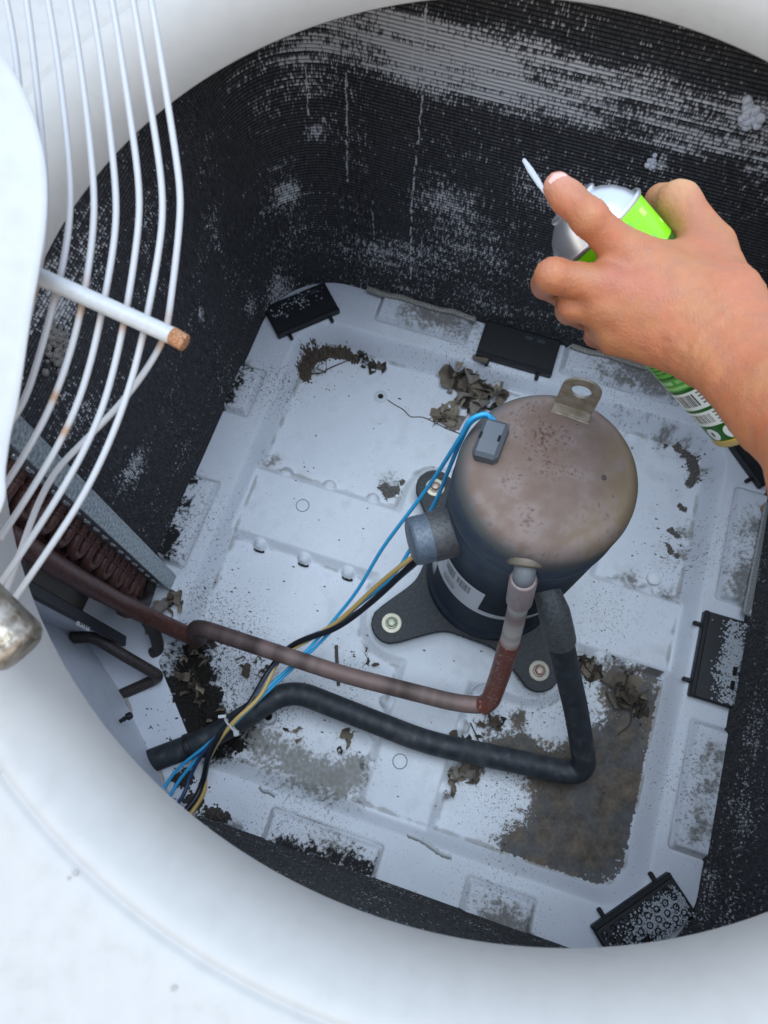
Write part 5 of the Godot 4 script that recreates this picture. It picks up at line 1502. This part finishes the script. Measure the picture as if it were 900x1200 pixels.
	var folds := [[idx_f[1], (idx_f[2] - idx_f[0]).normalized(), 0.012, 0.0032, 0.0012], [idx_f[2], (idx_f[3] - idx_f[1]).normalized(), 0.010, 0.0030, 0.0009], [mid_f[1] + Vector3(0.006, 0, -0.002), (mid_f[1] - mid_f[0]).normalized(), 0.013, 0.0034, 0.0011],
		[Vector3(0.0990, 0.578, -0.036), (Vector3(0.133, 0.604, 0.012) - Vector3(0.093, 0.58, -0.04)).normalized(), 0.032, 0.0085, 0.0013], [thm[2], (thm[3] - thm[1]).normalized(), 0.013, 0.0036, 0.0011]]
	for i in hm.v.size():
		var q := hm.v[i]
		var d := 0.0006 * nw.get_noise_3d(q.x, q.y, q.z)
		for f in folds:
			var rel: Vector3 = q - f[0]
			var al: float = rel.dot(f[1])
			if rel.length() < f[2] * 1.9:
				var wob: float = nw.get_noise_3d(q.x * 0.6, q.y * 0.6, q.z * 0.6 + 3.0) * f[3] * 0.9
				d -= f[4] * pow(0.5 + 0.5 * cos(TAU * (al + wob) / f[3]), 3.0) * exp(-pow(rel.length() / f[2], 2))
		hm.v[i] = q + nn[i] * d
	var o := Vector3(0.09, 0.58, -0.05)
	var n1 := noise(401, 28.0, 4); var n2 := noise(402, 140.0, 2); var n3 := noise(404, 75.0, 3)
	for i in hm.v.size():
		var q := hm.v[i]
		var a := n1.get_noise_3d(q.x, q.y, q.z); var c := n2.get_noise_3d(q.x, q.y, q.z)
		var col := Color(0.375, 0.150, 0.058).lerp(Color(0.39, 0.130, 0.055), clampf(0.5 + 1.5 * a, 0, 1)).lerp(Color(0.32, 0.130, 0.070), clampf(0.3 + 1.5 * n3.get_noise_3d(q.x, q.y, q.z), 0, 1) * 0.5)
		var kn := gs(q.x, q.z, 0.033, -0.05, 0.012) * 0.8 + gs(q.x, q.z, -0.002, -0.078, 0.008) * 0.5 + gs(q.x, q.z, 0.055, -0.043, 0.01) * 0.5
		col = col.lerp(Color(0.30, 0.085, 0.055), clampf(kn, 0, 1) * 0.6)
		col = col.lerp(Color(0.52, 0.29, 0.14), gs(q.x, q.z, 0.058, -0.145, 0.016) * 0.8)
		col = col.lerp(Color(0.54, 0.26, 0.18), gs(q.x, q.z, -0.016, -0.095, 0.012) * 0.7)
		hm.col[i] = col * (1.0 + 0.06 * c)
		hm.v[i] = q - o
	var skin := vmat(0.52, 0, 0.035, 38)
	skin.subsurf_scatter_enabled = true
	skin.subsurf_scatter_strength = 0.12
	obj("arm_and_hand", hm, skin, p)
	# nails of the index finger and of the curled little finger
	var up := Vector3(0.096, 0.942, 0.320)
	var nm := mat(Color(0.62, 0.36, 0.29), 0.3)
	for q in [[idx_f[2].lerp(idx_f[3], 0.75), (idx_f[3] - idx_f[2] as Vector3).normalized(), up * 0.75 - cr * 0.25 + cu * 0.35, 0.0092, 0.0058, 0.0050]]:
		var zz: Vector3 = q[1]
		var yy: Vector3 = (q[2] - zz * zz.dot(q[2])).normalized()
		var xx := yy.cross(zz)
		var nb := MB.new()
		var nr := []
		for j in 7:
			var row := []
			for i in 7:
				var u := (i - 3) / 3.0; var v := (j - 3) / 3.0
				var lim := sqrt(maxf(0.0, 1.0 - pow(absf(v), 3.0)))
				var ang := u * lim * 0.62
				row.append(q[0] + xx * sin(ang) * q[3] + yy * (cos(ang) * q[3] + 0.0002 - 0.0010 * v * v) + zz * v * q[5] - o)
			nr.append(row)
		nb.grid(nr)
		obj("fingernail", nb, nm, p)
